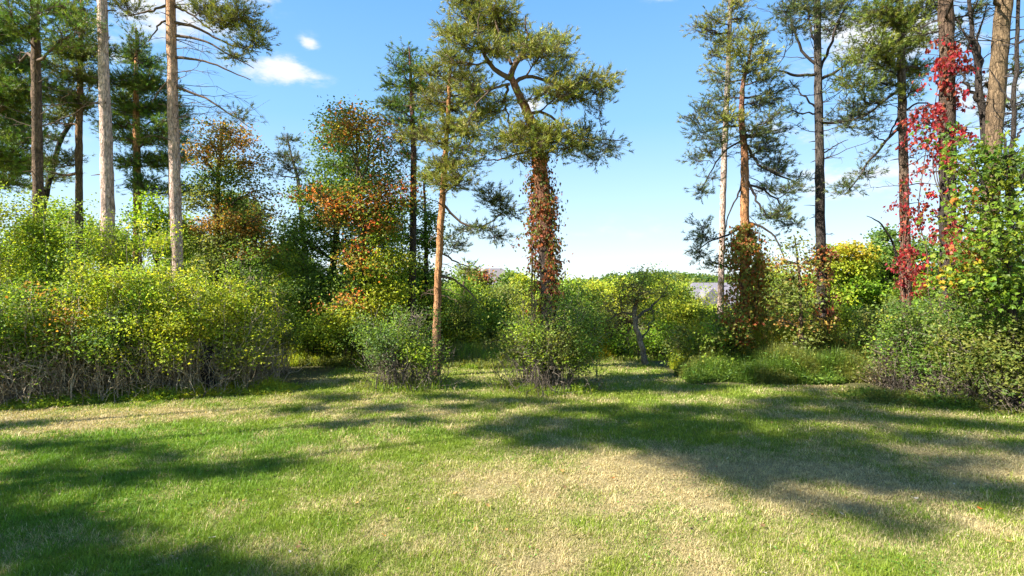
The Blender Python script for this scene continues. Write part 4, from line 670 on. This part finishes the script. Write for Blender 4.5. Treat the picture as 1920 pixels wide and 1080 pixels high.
# middle distance
MG = 'bushes beyond the lawn'
mid = [
 (430, 560, 17.6, .8, 1.7, ['yellow', 'thicket'], 'low yellowish bush beyond the end of the left thicket'),
 (431, 605, 16.6, .95, 1.9, ['green', 'thicket_green'], 'green bush under the deep green maple'),
 (432, 665, 16.2, .95, 1.7, ['green', 'thicket'], 'two toned green bush under the orange maple'),
 (433, 730, 17.5, 1.0, 2.1, ['thicket_green', 'thicket'], 'light green bush behind the round dark shrub'),
 (434, 800, 18.2, .9, 2.0, ['yellow', 'thicket'], 'yellow green bush behind the orange trunked pine'),
 (435, 862, 18.6, 1.0, 2.15, ['olive', 'thicket'], 'olive bush right of the orange trunked pine'),
 (436, 915, 19.6, 1.1, 2.0, ['olive', 'thicket_green'], 'grey green bush just left of the fan shaped shrub'),
 (437, 1090, 19.0, 1.1, 2.3, ['thicket', 'olive'], 'bush just right of the leaning centre pine'),
 (438, 1145, 20.5, 1.2, 2.0, ['olive', 'brownish'], 'tan and olive bush left of the gnarled small tree'),
 (439, 1180, 17.6, .7, .95, ['lime', 'lime'], 'low bright green bush left of the pale leaning trunk'),
 (440, 1240, 17.6, .75, 1.0, ['lime', 'lime'], 'low bright green bush right of the pale leaning trunk'),
 (441, 1262, 19.5, 1.1, 2.3, ['thicket', 'green'], 'tall yellow green bush right of the gnarled small tree'),
 (442, 1335, 14.4, 1.05, 1.72, ['green', 'thicket_green', 'olive'], 'big rounded green bush at the left end of the tall weeds'),
 (443, 1300, 20, 1.2, 2.1, ['yellow', 'thicket'], 'yellow green bush below the second grey roofed house'),
 (444, 1440, 16.5, 1.0, 1.7, ['thicket', 'olive'], 'yellowish bush right of the creeper clad orange pine'),
 (445, 1455, 19, 1.2, 2.5, ['olive', 'thicket_green'], 'olive bush behind the slim young tree'),
 (446, 1590, 17, 1.1, 1.9, ['thicket_green', 'thicket'], 'green bush right of the dark straight pine'),
 (447, 1650, 15.5, 1.0, 1.8, ['green', 'olive'], 'green bush behind the weeds near the right shrubs'),
 (448, 1530, 19.5, 1.0, 1.9, ['yellow', 'lime'], 'bright yellow bush glimpsed behind the dark straight pine'),
]
for sd, px, d, w, h, pl, lb in mid:
    shrub(sd, lb, px, d, w, h, pl[0], n=26, base=.5, lo=.12, palettes=pl, group=MG, leaf=(.075, .05), dens=.85, stemcol='darktwig', per=20)
shrub(449, 'small bush with orange red leaves in front of the orange barked pine', 1372, 14.2, .42, 1.55, 'orange', n=18, base=.2, lo=.72, palettes=['orange', 'vine_mixed'], leaf=(.075, .055), dens=.75, stemcol='darktwig')
# right-hand shrubs
RG = 'shrubs at the right side of the lawn'
for sd, px, d, w, h, pl, lb in (
    (451, 1745, 11.7, 1.0, 2.15, ['dark', 'green', 'thicket_green'], 'shrub with shade coloured into its leaves, left in the right hand thicket'),  # dark leaf tones stand in for shade from the trees
    (452, 1850, 10.6, 1.0, 1.85, ['olive', 'green', 'olive'], 'olive shrub with bare inner stems at the right side'),
    (453, 1935, 10.0, .95, 1.75, ['olive', 'green'], 'dusty green shrub cut by the right edge of the photo'),
    (454, 2050, 10.2, 1.2, 2.3, ['green', 'thicket_green'], 'green shrub outermost on the right'),
    (455, 1890, 12.2, 1.1, 2.2, ['green', 'thicket_green'], 'taller shrub below the golden barked pine'),
    (456, 1700, 12.6, .7, 1.1, ['brownish', 'olive'], 'tan twiggy bush at the right end of the weeds')):
    shrub(sd, lb, px, d, w, h, pl[0], n=44, base=.7, lo=.2, bare=240, barecol='twig', palettes=pl, group=RG, leaf=(.062, .042), dens=1.6, stemcol='darktwig')

# small autumn tree in the centre distance and background trees in the valley
broadleaf(220, 'little round tree turning red below the first grey roof', 30, [(897, 600, 8), (897, 540, 5)], [(890, 515, 18, 12, 0, 'orange_pale', .8), (905, 520, 16, 12, 0, 'vine', .8), (885, 530, 18, 12, 0, 'olive'), (905, 545, 22, 14, 0, 'green'), (880, 560, 24, 14, 0, 'olive')], 'olive', dens=.9, leaf=(.14, .11), name='small_tree', cat='tree', depthr=.3, clump=.25, per=16)
rb = np.random.default_rng(77)
def crown_pads(px, top, wd, ht, rng, pl):
    out = []
    for k in range(11):
        v = rng.random(); a = rng.uniform(-1, 1); yy = top + 8 + v * ht; ww = wd * math.sqrt(max(.15, 1 - (v - .55) ** 2 * 2.6)); out.append((px + a * ww * .75, yy, wd * .42, ht * .2 + 4, None, pl))
    out.append((px, top + 8, wd * .4, 9, None, pl)); return out
bgt = [
 (22, 345, 400, 44, 130, 'thicket_green', 'sunlit green tree directly behind the bare trunk with long boughs'), (23, 455, 380, 56, 170, 'green', 'leafy green tree close behind the autumn oak'), (21, 525, 455, 40, 130, 'thicket', 'yellow green tree at the right rear of the left thicket'),
 (24, 870, 500, 50, 110, 'thicket_green', 'sunlit green tree right of the two middle pines'), (26, 945, 535, 44, 90, 'olive', 'olive green tree behind the grey green bush'), (23, 1060, 525, 46, 100, 'thicket_green', 'green tree touching the creeper on the leaning centre pine'),
 (24, 1450, 500, 46, 110, 'thicket', 'sunlit tree right of the creeper clad orange pine'), (23, 1545, 505, 44, 110, 'thicket', 'sunlit tree behind the dark straight pine'), (26, 1640, 480, 50, 120, 'thicket', 'sunlit yellow green tree between the dark green tree and the straight pine'),
 (20, 1720, 520, 44, 90, 'thicket_green', 'sunlit tree behind the right hand shrubs'), (24, 130, 395, 70, 150, 'thicket_green', 'sunlit tree showing between the yellowish trunk and the dark trunk'), (25, 1000, 545, 34, 80, 'thicket', 'yellow green tree just left behind the leaning centre pine'), (19, 770, 500, 40, 110, 'thicket_green', 'yellow green tree filling the space under the dark trunked pine'),
 (52, 960, 515, 30, 60, 'green', 'grey green tree right of the first grey roof'), (50, 985, 520, 26, 60, 'thicket', 'yellowish tree between the first roof and the leaning centre pine'), (46, 850, 545, 34, 60, 'green', 'distant green tree left of the little red tree'),
 (40, 930, 555, 34, 60, 'olive', 'olive tree in front of the first grey roof'), (38, 1080, 545, 40, 70, 'thicket_green', 'light green tree directly right of the leaning centre pine'), (55, 1120, 535, 36, 60, 'thicket', 'pale tree at the left foot of the wooded hill'),
 (48, 1165, 535, 36, 70, 'thicket', 'yellow green tree behind the gnarled small tree, left side'), (50, 1245, 535, 40, 70, 'thicket', 'yellow green tree behind the gnarled small tree, right side'), (42, 1275, 560, 36, 60, 'thicket', 'yellow green tree left of the second grey roofed house'), (36, 1330, 583, 36, 50, 'yellow', 'low yellow tree below the second grey roofed house'),
 (60, 1440, 530, 44, 70, 'green', 'green tree right of the second grey roofed house'), (45, 1430, 560, 44, 60, 'thicket', 'yellow green tree behind the creeper clad orange pine'), (40, 1500, 520, 44, 80, 'thicket', 'yellow green tree behind the slim young tree'),
 (34, 1760, 470, 50, 110, 'green', 'green tree behind the crimson creeper'), (32, 1850, 440, 60, 140, 'thicket_green', 'light green tree far behind the large leaved maple'), (36, 1700, 500, 44, 100, 'thicket_green', 'light green tree far behind the mauve brown pine'),
 (30, 480, 470, 60, 130, 'green', 'green tree far behind the autumn oak'), (32, 560, 480, 50, 120, 'dark', 'dark tree far behind the thin pale pine'), (30, 700, 480, 60, 120, 'green', 'green tree far behind the orange maple'), (36, 380, 460, 60, 130, 'green', 'green tree far behind the bare trunked pine'), (32, 200, 440, 80, 150, 'green', 'green tree far behind the pale pinkish pine'), (32, 60, 430, 80, 160, 'green', 'green tree far behind the dark trunked pine'), (30, 790, 520, 40, 90, 'green', 'green tree far behind the orange trunked pine')]
for i, (d, px, top, wd, ht, pl, lb) in enumerate(bgt):
    broadleaf(500 + i, lb, d, [(px, top + ht + 20, 8), (px, top + ht * .5, 6), (px, top + 12, 3)], crown_pads(px, top, wd, ht, rb, pl), pl, dens=.22 if d > 40 else .45 if d > 28 else .38, leaf=(.26, .2) if d > 40 else (.17, .13) if d > 28 else (.12, .09), name='background_tree', cat='tree', group='trees in the valley beyond the lawn', depthr=1.5, clump=.5 if d > 40 else .34 if d > 28 else .26, per=24, secdense=.12 if d > 28 else .4, limbcol='darktwig')

# ---------------------------------------------------------------- wooded hill (one mass of far trees)
def woods():
    rng = np.random.default_rng(61); g = Geo(); n = 620
    y = rng.uniform(105, 215, n); x = rng.uniform(-1.15, 1.15, n) * y; 
    for i in range(n):
        z0 = float(gz(x[i], y[i])); pxx = 960 + F * x[i] / y[i]; top = H + (540 - np.interp(pxx, [0, 700, 870, 1060, 1100, 1150, 1230, 1300, 1400, 1920], [508, 512, 530, 526, 520, 507, 503, 508, 512, 500]) - abs(rng.normal(0, 5)) + 3) * y[i] / F
        hgt = max(3.5, top - z0); rr = rng.uniform(2.2, 4.0); m = 420; q = nrm(rng.normal(size=(m, 3))) * rng.uniform(.6, 1, (m, 1)); q[:, 2] = np.abs(q[:, 2]) * 1.0 - .25
        c = np.array([x[i], y[i], z0 + hgt * .45]) + q * [rr, rr, hgt * .55]; c += rng.normal(size=(m, 3)) * .3
        base = np.array(PAL[['green', 'thicket_green', 'olive', 'dark', 'thicket'][rng.choice(5, p=[.40, .12, .2, .26, .02])]])[0] * rng.uniform(.8, 1.2)
        l = rng.uniform(.5, .95, m); leaves(g, c, nrm(rng.normal(size=(m, 3))), nrm(rng.normal(size=(m, 3)) * .6 + nrm(q)), l, l * .8, base * rng.uniform(.7, 1.3, (m, 1)))
    o = g.build('woods', M_LEAF); o['kind'] = 'stuff'; o['label'] = 'wooded hill beyond the valley'
woods()

# ---------------------------------------------------------------- houses, road
M_ROOF = plain_mat('roof_shingle', (.15, .13, .14), .9, 30, .3, .4); M_WALL = plain_mat('house_siding', (.55, .50, .47), .8, 8, .08); M_TRIM = plain_mat('white_trim', (.78, .78, .76), .6, 5, .03)
M_ROOF2 = plain_mat('roof_shingle_pale', (.17, .155, .175), .9, 30, .25, .4); M_GLASS = plain_mat('window_glass', (.05, .07, .10), .12, 3, .1); M_ROAD = plain_mat('asphalt', (.16, .155, .15), .9, 40, .2, .3)
def box(g, x0, x1, y0, y1, z0, z1):
    v = np.array([[x, y, z] for z in (z0, z1) for x, y in ((x0, y0), (x1, y0), (x1, y1), (x0, y1))]); g.add(v, np.ones(3), q=[[0, 3, 2, 1], [4, 5, 6, 7], [0, 1, 5, 4], [1, 2, 6, 5], [2, 3, 7, 6], [3, 0, 4, 7]])
def roof_prism(g, x0, x1, y0, y1, z0, z1, hip, axis='x', th=.18):
    ym = (y0 + y1) / 2; xm = (x0 + x1) / 2
    if axis == 'x': r = [(x0 + hip, ym, z1), (x1 - hip, ym, z1)]; q = [[0, 1, 5, 4], [2, 3, 4, 5]]; t = [[3, 0, 4], [1, 2, 5]]
    else: r = [(xm, y0 + hip, z1), (xm, y1 - hip, z1)]; q = [[1, 2, 5, 4], [3, 0, 4, 5]]; t = [[0, 1, 4], [2, 3, 5]]
    top = np.array([(x0, y0, z0), (x1, y0, z0), (x1, y1, z0), (x0, y1, z0)] + r, float); g.add(top, np.ones(3), q=q, t=t)
    lo = top.copy(); lo[:4, 2] -= th; g.add(lo[:4], np.ones(3), q=[[3, 2, 1, 0]])
    g.add(np.vstack([top[:4], lo[:4]]), np.ones(3), q=[[0, 4, 5, 1], [1, 5, 6, 2], [2, 6, 7, 3], [3, 7, 4, 0]])
def house(label, c, w, dp, wallh, roofz, hip, mroof, gable=None, chimney=None):
    b = np.array([c[0], c[1], float(gz(*c))]); o = bpy.data.objects.new('house', None); C.objects.link(o); o.location = b; o['label'] = label; o['category'] = 'house'; o['group'] = 'houses across the valley'
    zt = wallh
    g = Geo(); box(g, -w, w, -dp, dp, -.5, zt)
    if gable: gx, gw, gd, gh, gr = gable; box(g, gx - gw, gx + gw, -dp - gd, -dp - .01, -.5, gh)
    if gable:   # gable end wall
        g.add(np.array([(gx - gw, -dp - gd, gh), (gx + gw, -dp - gd, gh), (gx, -dp - gd, gr - .15), (gx - gw, -dp - gd + .2, gh), (gx + gw, -dp - gd + .2, gh), (gx, -dp - gd + .2, gr - .15)]), np.ones(3), t=[[0, 1, 2], [5, 4, 3]], q=[[0, 3, 4, 1], [1, 4, 5, 2], [2, 5, 3, 0]])
    g.build('wall', M_WALL, o)
    g = Geo(); roof_prism(g, -w - .5, w + .5, -dp - .5, dp + .5, zt + .003, roofz, hip); 
    if gable: roof_prism(g, gx - gw - .4, gx + gw + .4, -dp - gd - .4, 0, gh + .004, gr, 0, 'y')
    rf = g.build('roof', mroof, o)
    if chimney: g = Geo(); box(g, chimney - .45, chimney + .45, .6, 1.5, zt + .3, roofz + .7); box(g, chimney - .52, chimney + .52, .53, 1.57, roofz + .7, roofz + .85); g.build('chimney', plain_mat('brick', (.28, .14, .10), .9, 20, .3), rf)
    fy = -dp - .03
    for wx in np.linspace(-w + 1.5, w - 1.5, 5):
        for z in (1.0, 3.6) if wallh > 4.5 else (1.0,):
            if gable and abs(wx - gx) < gw + .8: continue
            g = Geo(); box(g, wx - .6, wx + .6, fy - .04, fy + .03, z, z + .1); box(g, wx - .6, wx + .6, fy - .04, fy + .03, z + 1.4, z + 1.5); box(g, wx - .6, wx - .5, fy - .04, fy + .03, z + .1, z + 1.4); box(g, wx + .5, wx + .6, fy - .04, fy + .03, z + .1, z + 1.4); box(g, wx - .03, wx + .03, fy - .035, fy + .025, z + .1, z + 1.4)
            f = g.build('window', M_TRIM, o); g = Geo(); box(g, wx - .5, wx - .03, fy - .01, fy + .02, z + .1, z + 1.4); box(g, wx + .03, wx + .5, fy - .01, fy + .02, z + .1, z + 1.4); g.build('glass', M_GLASS, f)
    if gable:
        fy = -dp - gd - .03; g = Geo(); box(g, gx - .7, gx + .7, fy - .04, fy + .02, gh - 1.6, gh - 1.5); box(g, gx - .7, gx + .7, fy - .04, fy + .02, gh - .1, gh); box(g, gx - .7, gx - .6, fy - .04, fy + .02, gh - 1.5, gh - .1); box(g, gx + .6, gx + .7, fy - .04, fy + .02, gh - 1.5, gh - .1)
        f = g.build('window', M_TRIM, o); g = Geo(); box(g, gx - .6, gx + .6, fy - .01, fy + .015, gh - 1.5, gh - .1); g.build('glass', M_GLASS, f)
    return o
# roof ridge at photo row 503 (75 m) and row 533 (72 m)
d1 = 75.; zr = P(925, 503, d1)[2] - float(gz(P(925, 503, d1)[0], d1)); house('house with a steep dark grey hipped roof above the trees, centre left', (P(926, 503, d1)[0], d1), 5.0, 4.0, zr - 3.4, zr, 4.4, M_ROOF)
d2 = 72.; zr2 = P(1345, 530, d2)[2] - float(gz(P(1345, 530, d2)[0], d2)); house('house with a pale grey roof and a light gable behind the right pair of pines', (P(1345, 530, d2)[0], d2), 4.3, 3.6, zr2 - 2.5, zr2, 1.6, M_ROOF2, gable=(-2.4, 1.7, 1.2, zr2 - 2.6, zr2 - .7))

def road():
    g = Geo(); xs = np.linspace(-60, 60, 121); y0, y1 = 19.2 + .02 * xs, 22.0 + .02 * xs; ym = (y0 + y1) / 2
    Y = np.stack([y0, ym, y1], 1); X = np.repeat(xs[:, None], 3, 1); Z = gz(X, Y) + .05 + np.array([0, .03, 0]); i = np.arange(120)[:, None] * 3 + np.arange(2)
    g.add(np.stack([X, Y, Z], -1), np.ones(3), q=np.stack([i, i + 3, i + 4, i + 1], -1)); o = g.build('road', M_ROAD, smooth=True); o['kind'] = 'structure'; o['label'] = 'asphalt drive passing behind the bushes'
road()

# ---------------------------------------------------------------- weeds, undergrowth, stump, fallen leaves
def weeds(name, label, area, n, h, pals, seed, w=.012, leafy=.4, flower=0):
    """area: function rng,n -> x,y"""
    rng = np.random.default_rng(seed); g = Geo(); ar = area(rng, n); x, y = ar[:2]; tt = ar[2] if len(ar) > 2 else np.ones(n); ed = np.minimum((x - x.min()) / .7, (x.max() - x) / .7); z = gz(x, y); hh = h * rng.uniform(.35, 1.25, n) * (.3 + 1.4 * noise(x, y, .6, 3, 5)) * (.3 + .7 * np.clip(tt / .45, 0, 1)) * (.3 + .7 * np.clip(ed, 0, 1)); a = rng.uniform(0, 2 * pi, n); ln = rng.uniform(.05, .55, n)
    D = np.stack([np.cos(a), np.sin(a), 0 * a], 1); S = np.stack([-np.sin(a), np.cos(a), 0 * a], 1) * (w * rng.uniform(.6, 1.4, n) / 2)[:, None]; P0 = np.stack([x, y, z - .01], 1); U = np.array([0, 0, 1.])
    m1 = P0 + U * (hh * .55)[:, None] + D * (hh * ln * .3)[:, None]; tp = m1 + U * (hh * .45 * np.cos(ln))[:, None] + D * (hh * ln * .7)[:, None]
    c = np.concatenate([pal(rng, pals[0], n, .2)]) if len(pals) == 1 else np.where((noise(x, y, .5, 2, 8) > .5)[:, None], pal(rng, pals[0], n, .2), pal(rng, pals[1], n, .2))
    b = np.arange(n)[:, None] * 5; g.add(np.stack([P0 - S, P0 + S, m1 + S, m1 - S, tp], 1), np.repeat(c, 5, 0), q=b + np.array([0, 1, 2, 3]), t=b + np.array([3, 2, 4]))
    m = int(n * leafy)
    if m:
        j = rng.integers(0, n, m); f = rng.uniform(.15, 1, m)[:, None]; p = P0[j] * (1 - f) + tp[j] * f; l = rng.uniform(.04, .10, m)
        leaves(g, p, nrm(rng.normal(size=(m, 3)) * [1, 1, .4] + [0, 0, .2]), nrm(rng.normal(size=(m, 3)) * .5 + [0, 0, 1]), l, l * .4, c[j] * rng.uniform(.8, 1.3, (m, 1)))
    if flower:
        j = rng.integers(0, n, flower); m = 14; p = np.repeat(tp[j], m, 0) + rng.normal(size=(flower * m, 3)) * [.03, .03, .05]; l = np.full(flower * m, .022)
        leaves(g, p, nrm(rng.normal(size=(flower * m, 3))), nrm(rng.normal(size=(flower * m, 3))), l, l * .8, np.tile([.55, .42, .03], (flower * m, 1)) * rng.uniform(.7, 1.2, (flower * m, 1)))
    o = g.build(name, M_LEAF); o['kind'] = 'stuff'; o['label'] = label
def strip(x0, x1, yf, dep):
    return lambda rng, n: (lambda x, t: (x, yf(x) + dep * t + .25 * noise(x, x * 0, .35, 3, 6), t))(rng.uniform(x0, x1, n), rng.random(n) ** 1.2)
weeds('tall_weeds', 'strip of tall dark green weeds along the far right lawn edge', strip(4.1, 9.0, lambda x: 12.7 + .15 * np.sin(x * 1.7) + .1 * np.sin(x * 4.1), 1.3), 36000, .65, ['green', 'olive'], 71, .014, .8)
weeds('goldenrod', 'taller yellowish goldenrod behind the dark weeds', strip(4.3, 9.4, lambda x: 13.8 + .2 * np.sin(x), 1.6), 26000, 1.05, ['thicket', 'olive'], 72, .014, .9, 420)
weeds('weeds', 'yellow green weeds along the foot of the left thicket', strip(-9.6, -4.7, lambda x: 9.95 + (x + 9.2) * .38 + .12 * np.sin(x * 3), .9), 15000, .24, ['thicket', 'thicket_green'], 73, .012, .8)
weeds('undergrowth', 'rough green undergrowth below the maples', strip(-8.2, -2.2, lambda x: 15.4 + .2 * np.sin(x * 2), 2.2), 20000, .5, ['thicket', 'olive'], 74, .016, .8, 60)
weeds('meadow', 'rough grass and weeds behind the free standing shrubs', strip(-2.4, 2.3, lambda x: 15.2 + .2 * np.sin(x * 2), 3.2), 18000, .42, ['thicket_green', 'olive'], 75, .016, .5, 40)
weeds('reeds', 'patch of golden yellow tall grass left of the gnarled tree', strip(2.3, 3.2, lambda x: 17.0 + 0 * x, 1.0), 4200, 1.0, ['yellowgold'], 76, .018, .2)
weeds('weeds_right', 'low dark weeds along the foot of the right shrubs', strip(6.6, 11, lambda x: 10.6 - (x - 6.6) * .55, 1.0), 9000, .22, ['green', 'olive'], 77, .012, .7)
weeds('rough_grass', 'rough grass under the trees behind the lawn', strip(-16, 16, lambda x: 16.6 + 0 * x, 9), 60000, .35, ['olive', 'thicket_green'], 78, .03, .2)
weeds('shrub_foot_grass', 'longer grass round the foot of the free standing shrubs', lambda rng, n: (lambda k, a, r: (np.where(k, -2.53, .85) + np.cos(a) * r, np.where(k, 12.45, 12.1) + np.sin(a) * r * .7))(rng.random(n) < .45, rng.uniform(0, 2 * pi, n), .75 + .25 * rng.normal(size=n)), 3600, .2, ['olive', 'thicket_green'], 79, .010, .3)

T = Plant(81, ground_pt(-6.35, 11.65)); b = T.base
T.trunk([b - [0, 0, .1], b + [.02, 0, .3], b + [-.02, 0, .75], b + [.03, .02, .98]], [.16, .12, .10, .085], (.035, .03, .027), K=16, sides=12, rough=.16, wob=.01)
g = T.tr; top = T.tq[-1]; a = np.arange(12) * pi / 6; g.add(np.vstack([top + np.stack([np.cos(a) * .085, np.sin(a) * .085, 0 * a + .01], 1), top + [0, 0, -.05]]), (.05, .04, .03), t=[[i, (i + 1) % 12, 12] for i in range(12)])
T.stubs(6, .2, 1, (.05, .15)); T.finish('tree_stump', 'black broken stump under the yellow shrub', 'stump', names=('trunk', 'side_stubs', 'leaves'))

def fallen():
    rng = np.random.default_rng(91)
    spots = [(853, 931, 'orange_pale'), (670, 950, 'orange_pale'), (1040, 932, 'brownish'), (1630, 967, 'orange'), (1578, 967, 'pale'), (1695, 973, 'brownish'), (1297, 997, 'dark'), (1078, 1010, 'dark'), (1343, 878, 'orange'), (1500, 923, 'orange_pale'), (1718, 938, 'pale'), (1025, 808, 'brownish'), (560, 800, 'brownish'), (1364, 862, 'pale'), (1820, 1010, 'pale'), (1245, 1035, 'brownish'), (700, 1060, 'brownish'), (1500, 1050, 'orange_pale'), (300, 950, 'orange_pale'), (1890, 1020, 'orange_pale'), (950, 1000, 'orange_pale'), (1150, 900, 'orange'), (1430, 990, 'brownish'), (820, 880, 'brownish')]
    ks = ['pale', 'brownish', 'orange', 'orange_pale', 'brownish', 'orange_pale']
    for _ in range(24): spots.append((rng.uniform(0, 1920), 775 + 290 * rng.random() ** .8, ks[rng.integers(6)]))
    cl = {'pale': (.62, .56, .48), 'dark': (.05, .035, .025), 'brownish': (.28, .17, .08), 'orange': (.55, .16, .03), 'orange_pale': (.55, .33, .12)}
    nm = {'pale': 'pale bleached', 'dark': 'blackened', 'brownish': 'dry brown', 'orange': 'orange red', 'orange_pale': 'light tan'}
    for px, py, k in spots:
        d = GD(py); x = (px - 960) / F * d; g = Geo(); r = rng.uniform(.014, .03); m = 10; th = np.arange(m) / m * 2 * pi; rr = r * (1 - .35 * (np.arange(m) % 2)) * rng.uniform(.85, 1.15, m)
        tilt = rng.normal(0, .35, 2); vx, vy = np.cos(th) * rr, np.sin(th) * rr * .8; vz = tilt[0] * vx + tilt[1] * vy + 6 * (vx ** 2 + vy ** 2)
        v = np.vstack([np.stack([vx, vy, vz], 1), [[0, 0, -.003]]]); g.add(v, cl[k], t=[[i, (i + 1) % m, m] for i in range(m)]); st = np.array([[r * .6, 0, .004], [r * 2, .004, .01], [r * 2, -.0, .013], [r * .6, .003, .006]]); g.add(st, cl[k], q=[[0, 1, 2, 3]])
        o = g.build('fallen_leaf', M_LEAF, None, (0, 0, 0)); o.location = (x, d, float(gz(x, d)) + .045); o.rotation_euler = (0, 0, rng.uniform(0, 6.28))
        o['label'] = '%s fallen leaf lying on the lawn' % nm[k]; o['category'] = 'fallen leaf'; o['group'] = '%s leaves fallen on the lawn' % nm[k]
fallen()

# ---------------------------------------------------------------- pines left of the view whose crowns shade the lawn
def shade_trees():
    tan = math.tan(SUN_EL)
    trees = [(-15.5, -3.0, 15), (-15.8, 2.0, 21), (-15.2, 4.1, 19), (-15.6, 5.9, 17)]
    Ts = []
    for i, (x, y, h) in enumerate(trees):
        b = ground_pt(x, y); T = Plant(600 + i, b); T.limbcol = np.array(BARK['limb'])
        T.trunk([b - [0, 0, .1], b + [0, 0, .4], b + [.1, 0, h * .5], b + [0, .1, h]], [.17, .12, .05, .02], [np.array(BARK['grey']), np.array(BARK['orange'])], K=50); T.stubs(10, 1, 8); Ts.append(T)
    S = [(40, 1005, 130, 12), (160, 1022, 130, 12), (280, 1042, 120, 12), (390, 1062, 110, 10), (60, 1030, 130, 14), (220, 1060, 130, 14), (470, 1085, 110, 12), (120, 1075, 100, 10), (250, 1100, 200, 14), (500, 1110, 200, 14), (-100, 1000, 150, 30), (100, 1050, 160, 16), (260, 1075, 160, 10), (1390, 840, 140, 12), (1600, 860, 140, 12), (1250, 815, 120, 9), (1790, 830, 120, 10), (1430, 900, 90, 12), (1750, 890, 120, 14), (1040, 835, 90, 6), (1500, 860, 120, 12),
         (80, 838, 110, 8), (220, 850, 120, 6), (60, 895, 130, 20), (230, 900, 150, 14), (390, 885, 110, 8), (500, 876, 90, 6), (40, 797, 80, 3), (30, 930, 80, 8), (330, 858, 70, 4),
         (640, 796, 90, 3), (780, 788, 90, 4), (560, 769, 90, 4), (720, 765, 110, 3.5), (880, 762, 100, 4), (640, 742, 120, 4), (830, 744, 120, 4), (1000, 752, 100, 4),
         (930, 806, 90, 6), (1000, 786, 120, 5), (1220, 784, 120, 5), (1030, 818, 90, 11), (1130, 800, 120, 12), (1210, 830, 110, 14), (1300, 850, 120, 16), (1330, 800, 120, 12), (1420, 870, 120, 18), (1470, 830, 100, 10), (1540, 890, 130, 22), (1650, 905, 130, 24), (1760, 920, 120, 24), (1870, 930, 110, 24), (1680, 860, 110, 12), (1850, 870, 110, 14), (1500, 780, 130, 8), (1700, 790, 130, 9), (1880, 800, 110, 12),
         (1120, 768, 110, 4), (1300, 768, 120, 5), (1480, 752, 130, 5), (1660, 756, 130, 5), (1820, 765, 110, 6), (1630, 968, 60, 6), (1740, 985, 60, 7), (1990, 940, 110, 26), (2000, 850, 110, 20), (1590, 820, 90, 6)]
    rng = np.random.default_rng(3)
    for px, py, rx, ry in S:
        d = GD(py); gy = d; gx = (px - 960) / F * d; a = rx / F * d; dy = ry * d * d / (H * F)
        best = None
        for T, (x, y, h) in zip(Ts, trees):
            for off in (-1.6, -.8, 0, .8, 1.6):
                tx = x + off; s = (gx - tx) / LX; cy = d - s * LY; z = s * tan; sc = abs(cy - y) + .6 * abs(off) + max(0, z - h + .3) * 5
                if best is None or sc < best[0]: best = (sc, T, tx, cy, z)
        _, T, tx, cy, z = best
        T.pad(np.array([tx, cy, z]), (max(a * (.9 if gx > -.5 else .75), .3), max(dy * (1.1 if gx > -.5 else .8), .28), .3), 'needle', 1.5 if gx > -.5 else (1.6 if gy < 5.6 else .9), 'pine', nw=.02)
    for (T, (x, y, h), lb) in zip(Ts, trees, ('first', 'second', 'third', 'fourth')):
        for k in range(4 if h > 16 else 0): aa = rng.uniform(0, 2 * pi); T.pad(np.array([x + .8 * math.cos(aa), y + .8 * math.sin(aa), h - .3 - k * .5]), (.7, .7, .4), 'needle', .9, 'pine')
        T.finish('pine_tree', '%s from the front of the four pines left of the lawn that shade it' % lb, 'pine tree', 'pines left of the lawn', fm=M_NEEDLE)
shade_trees()
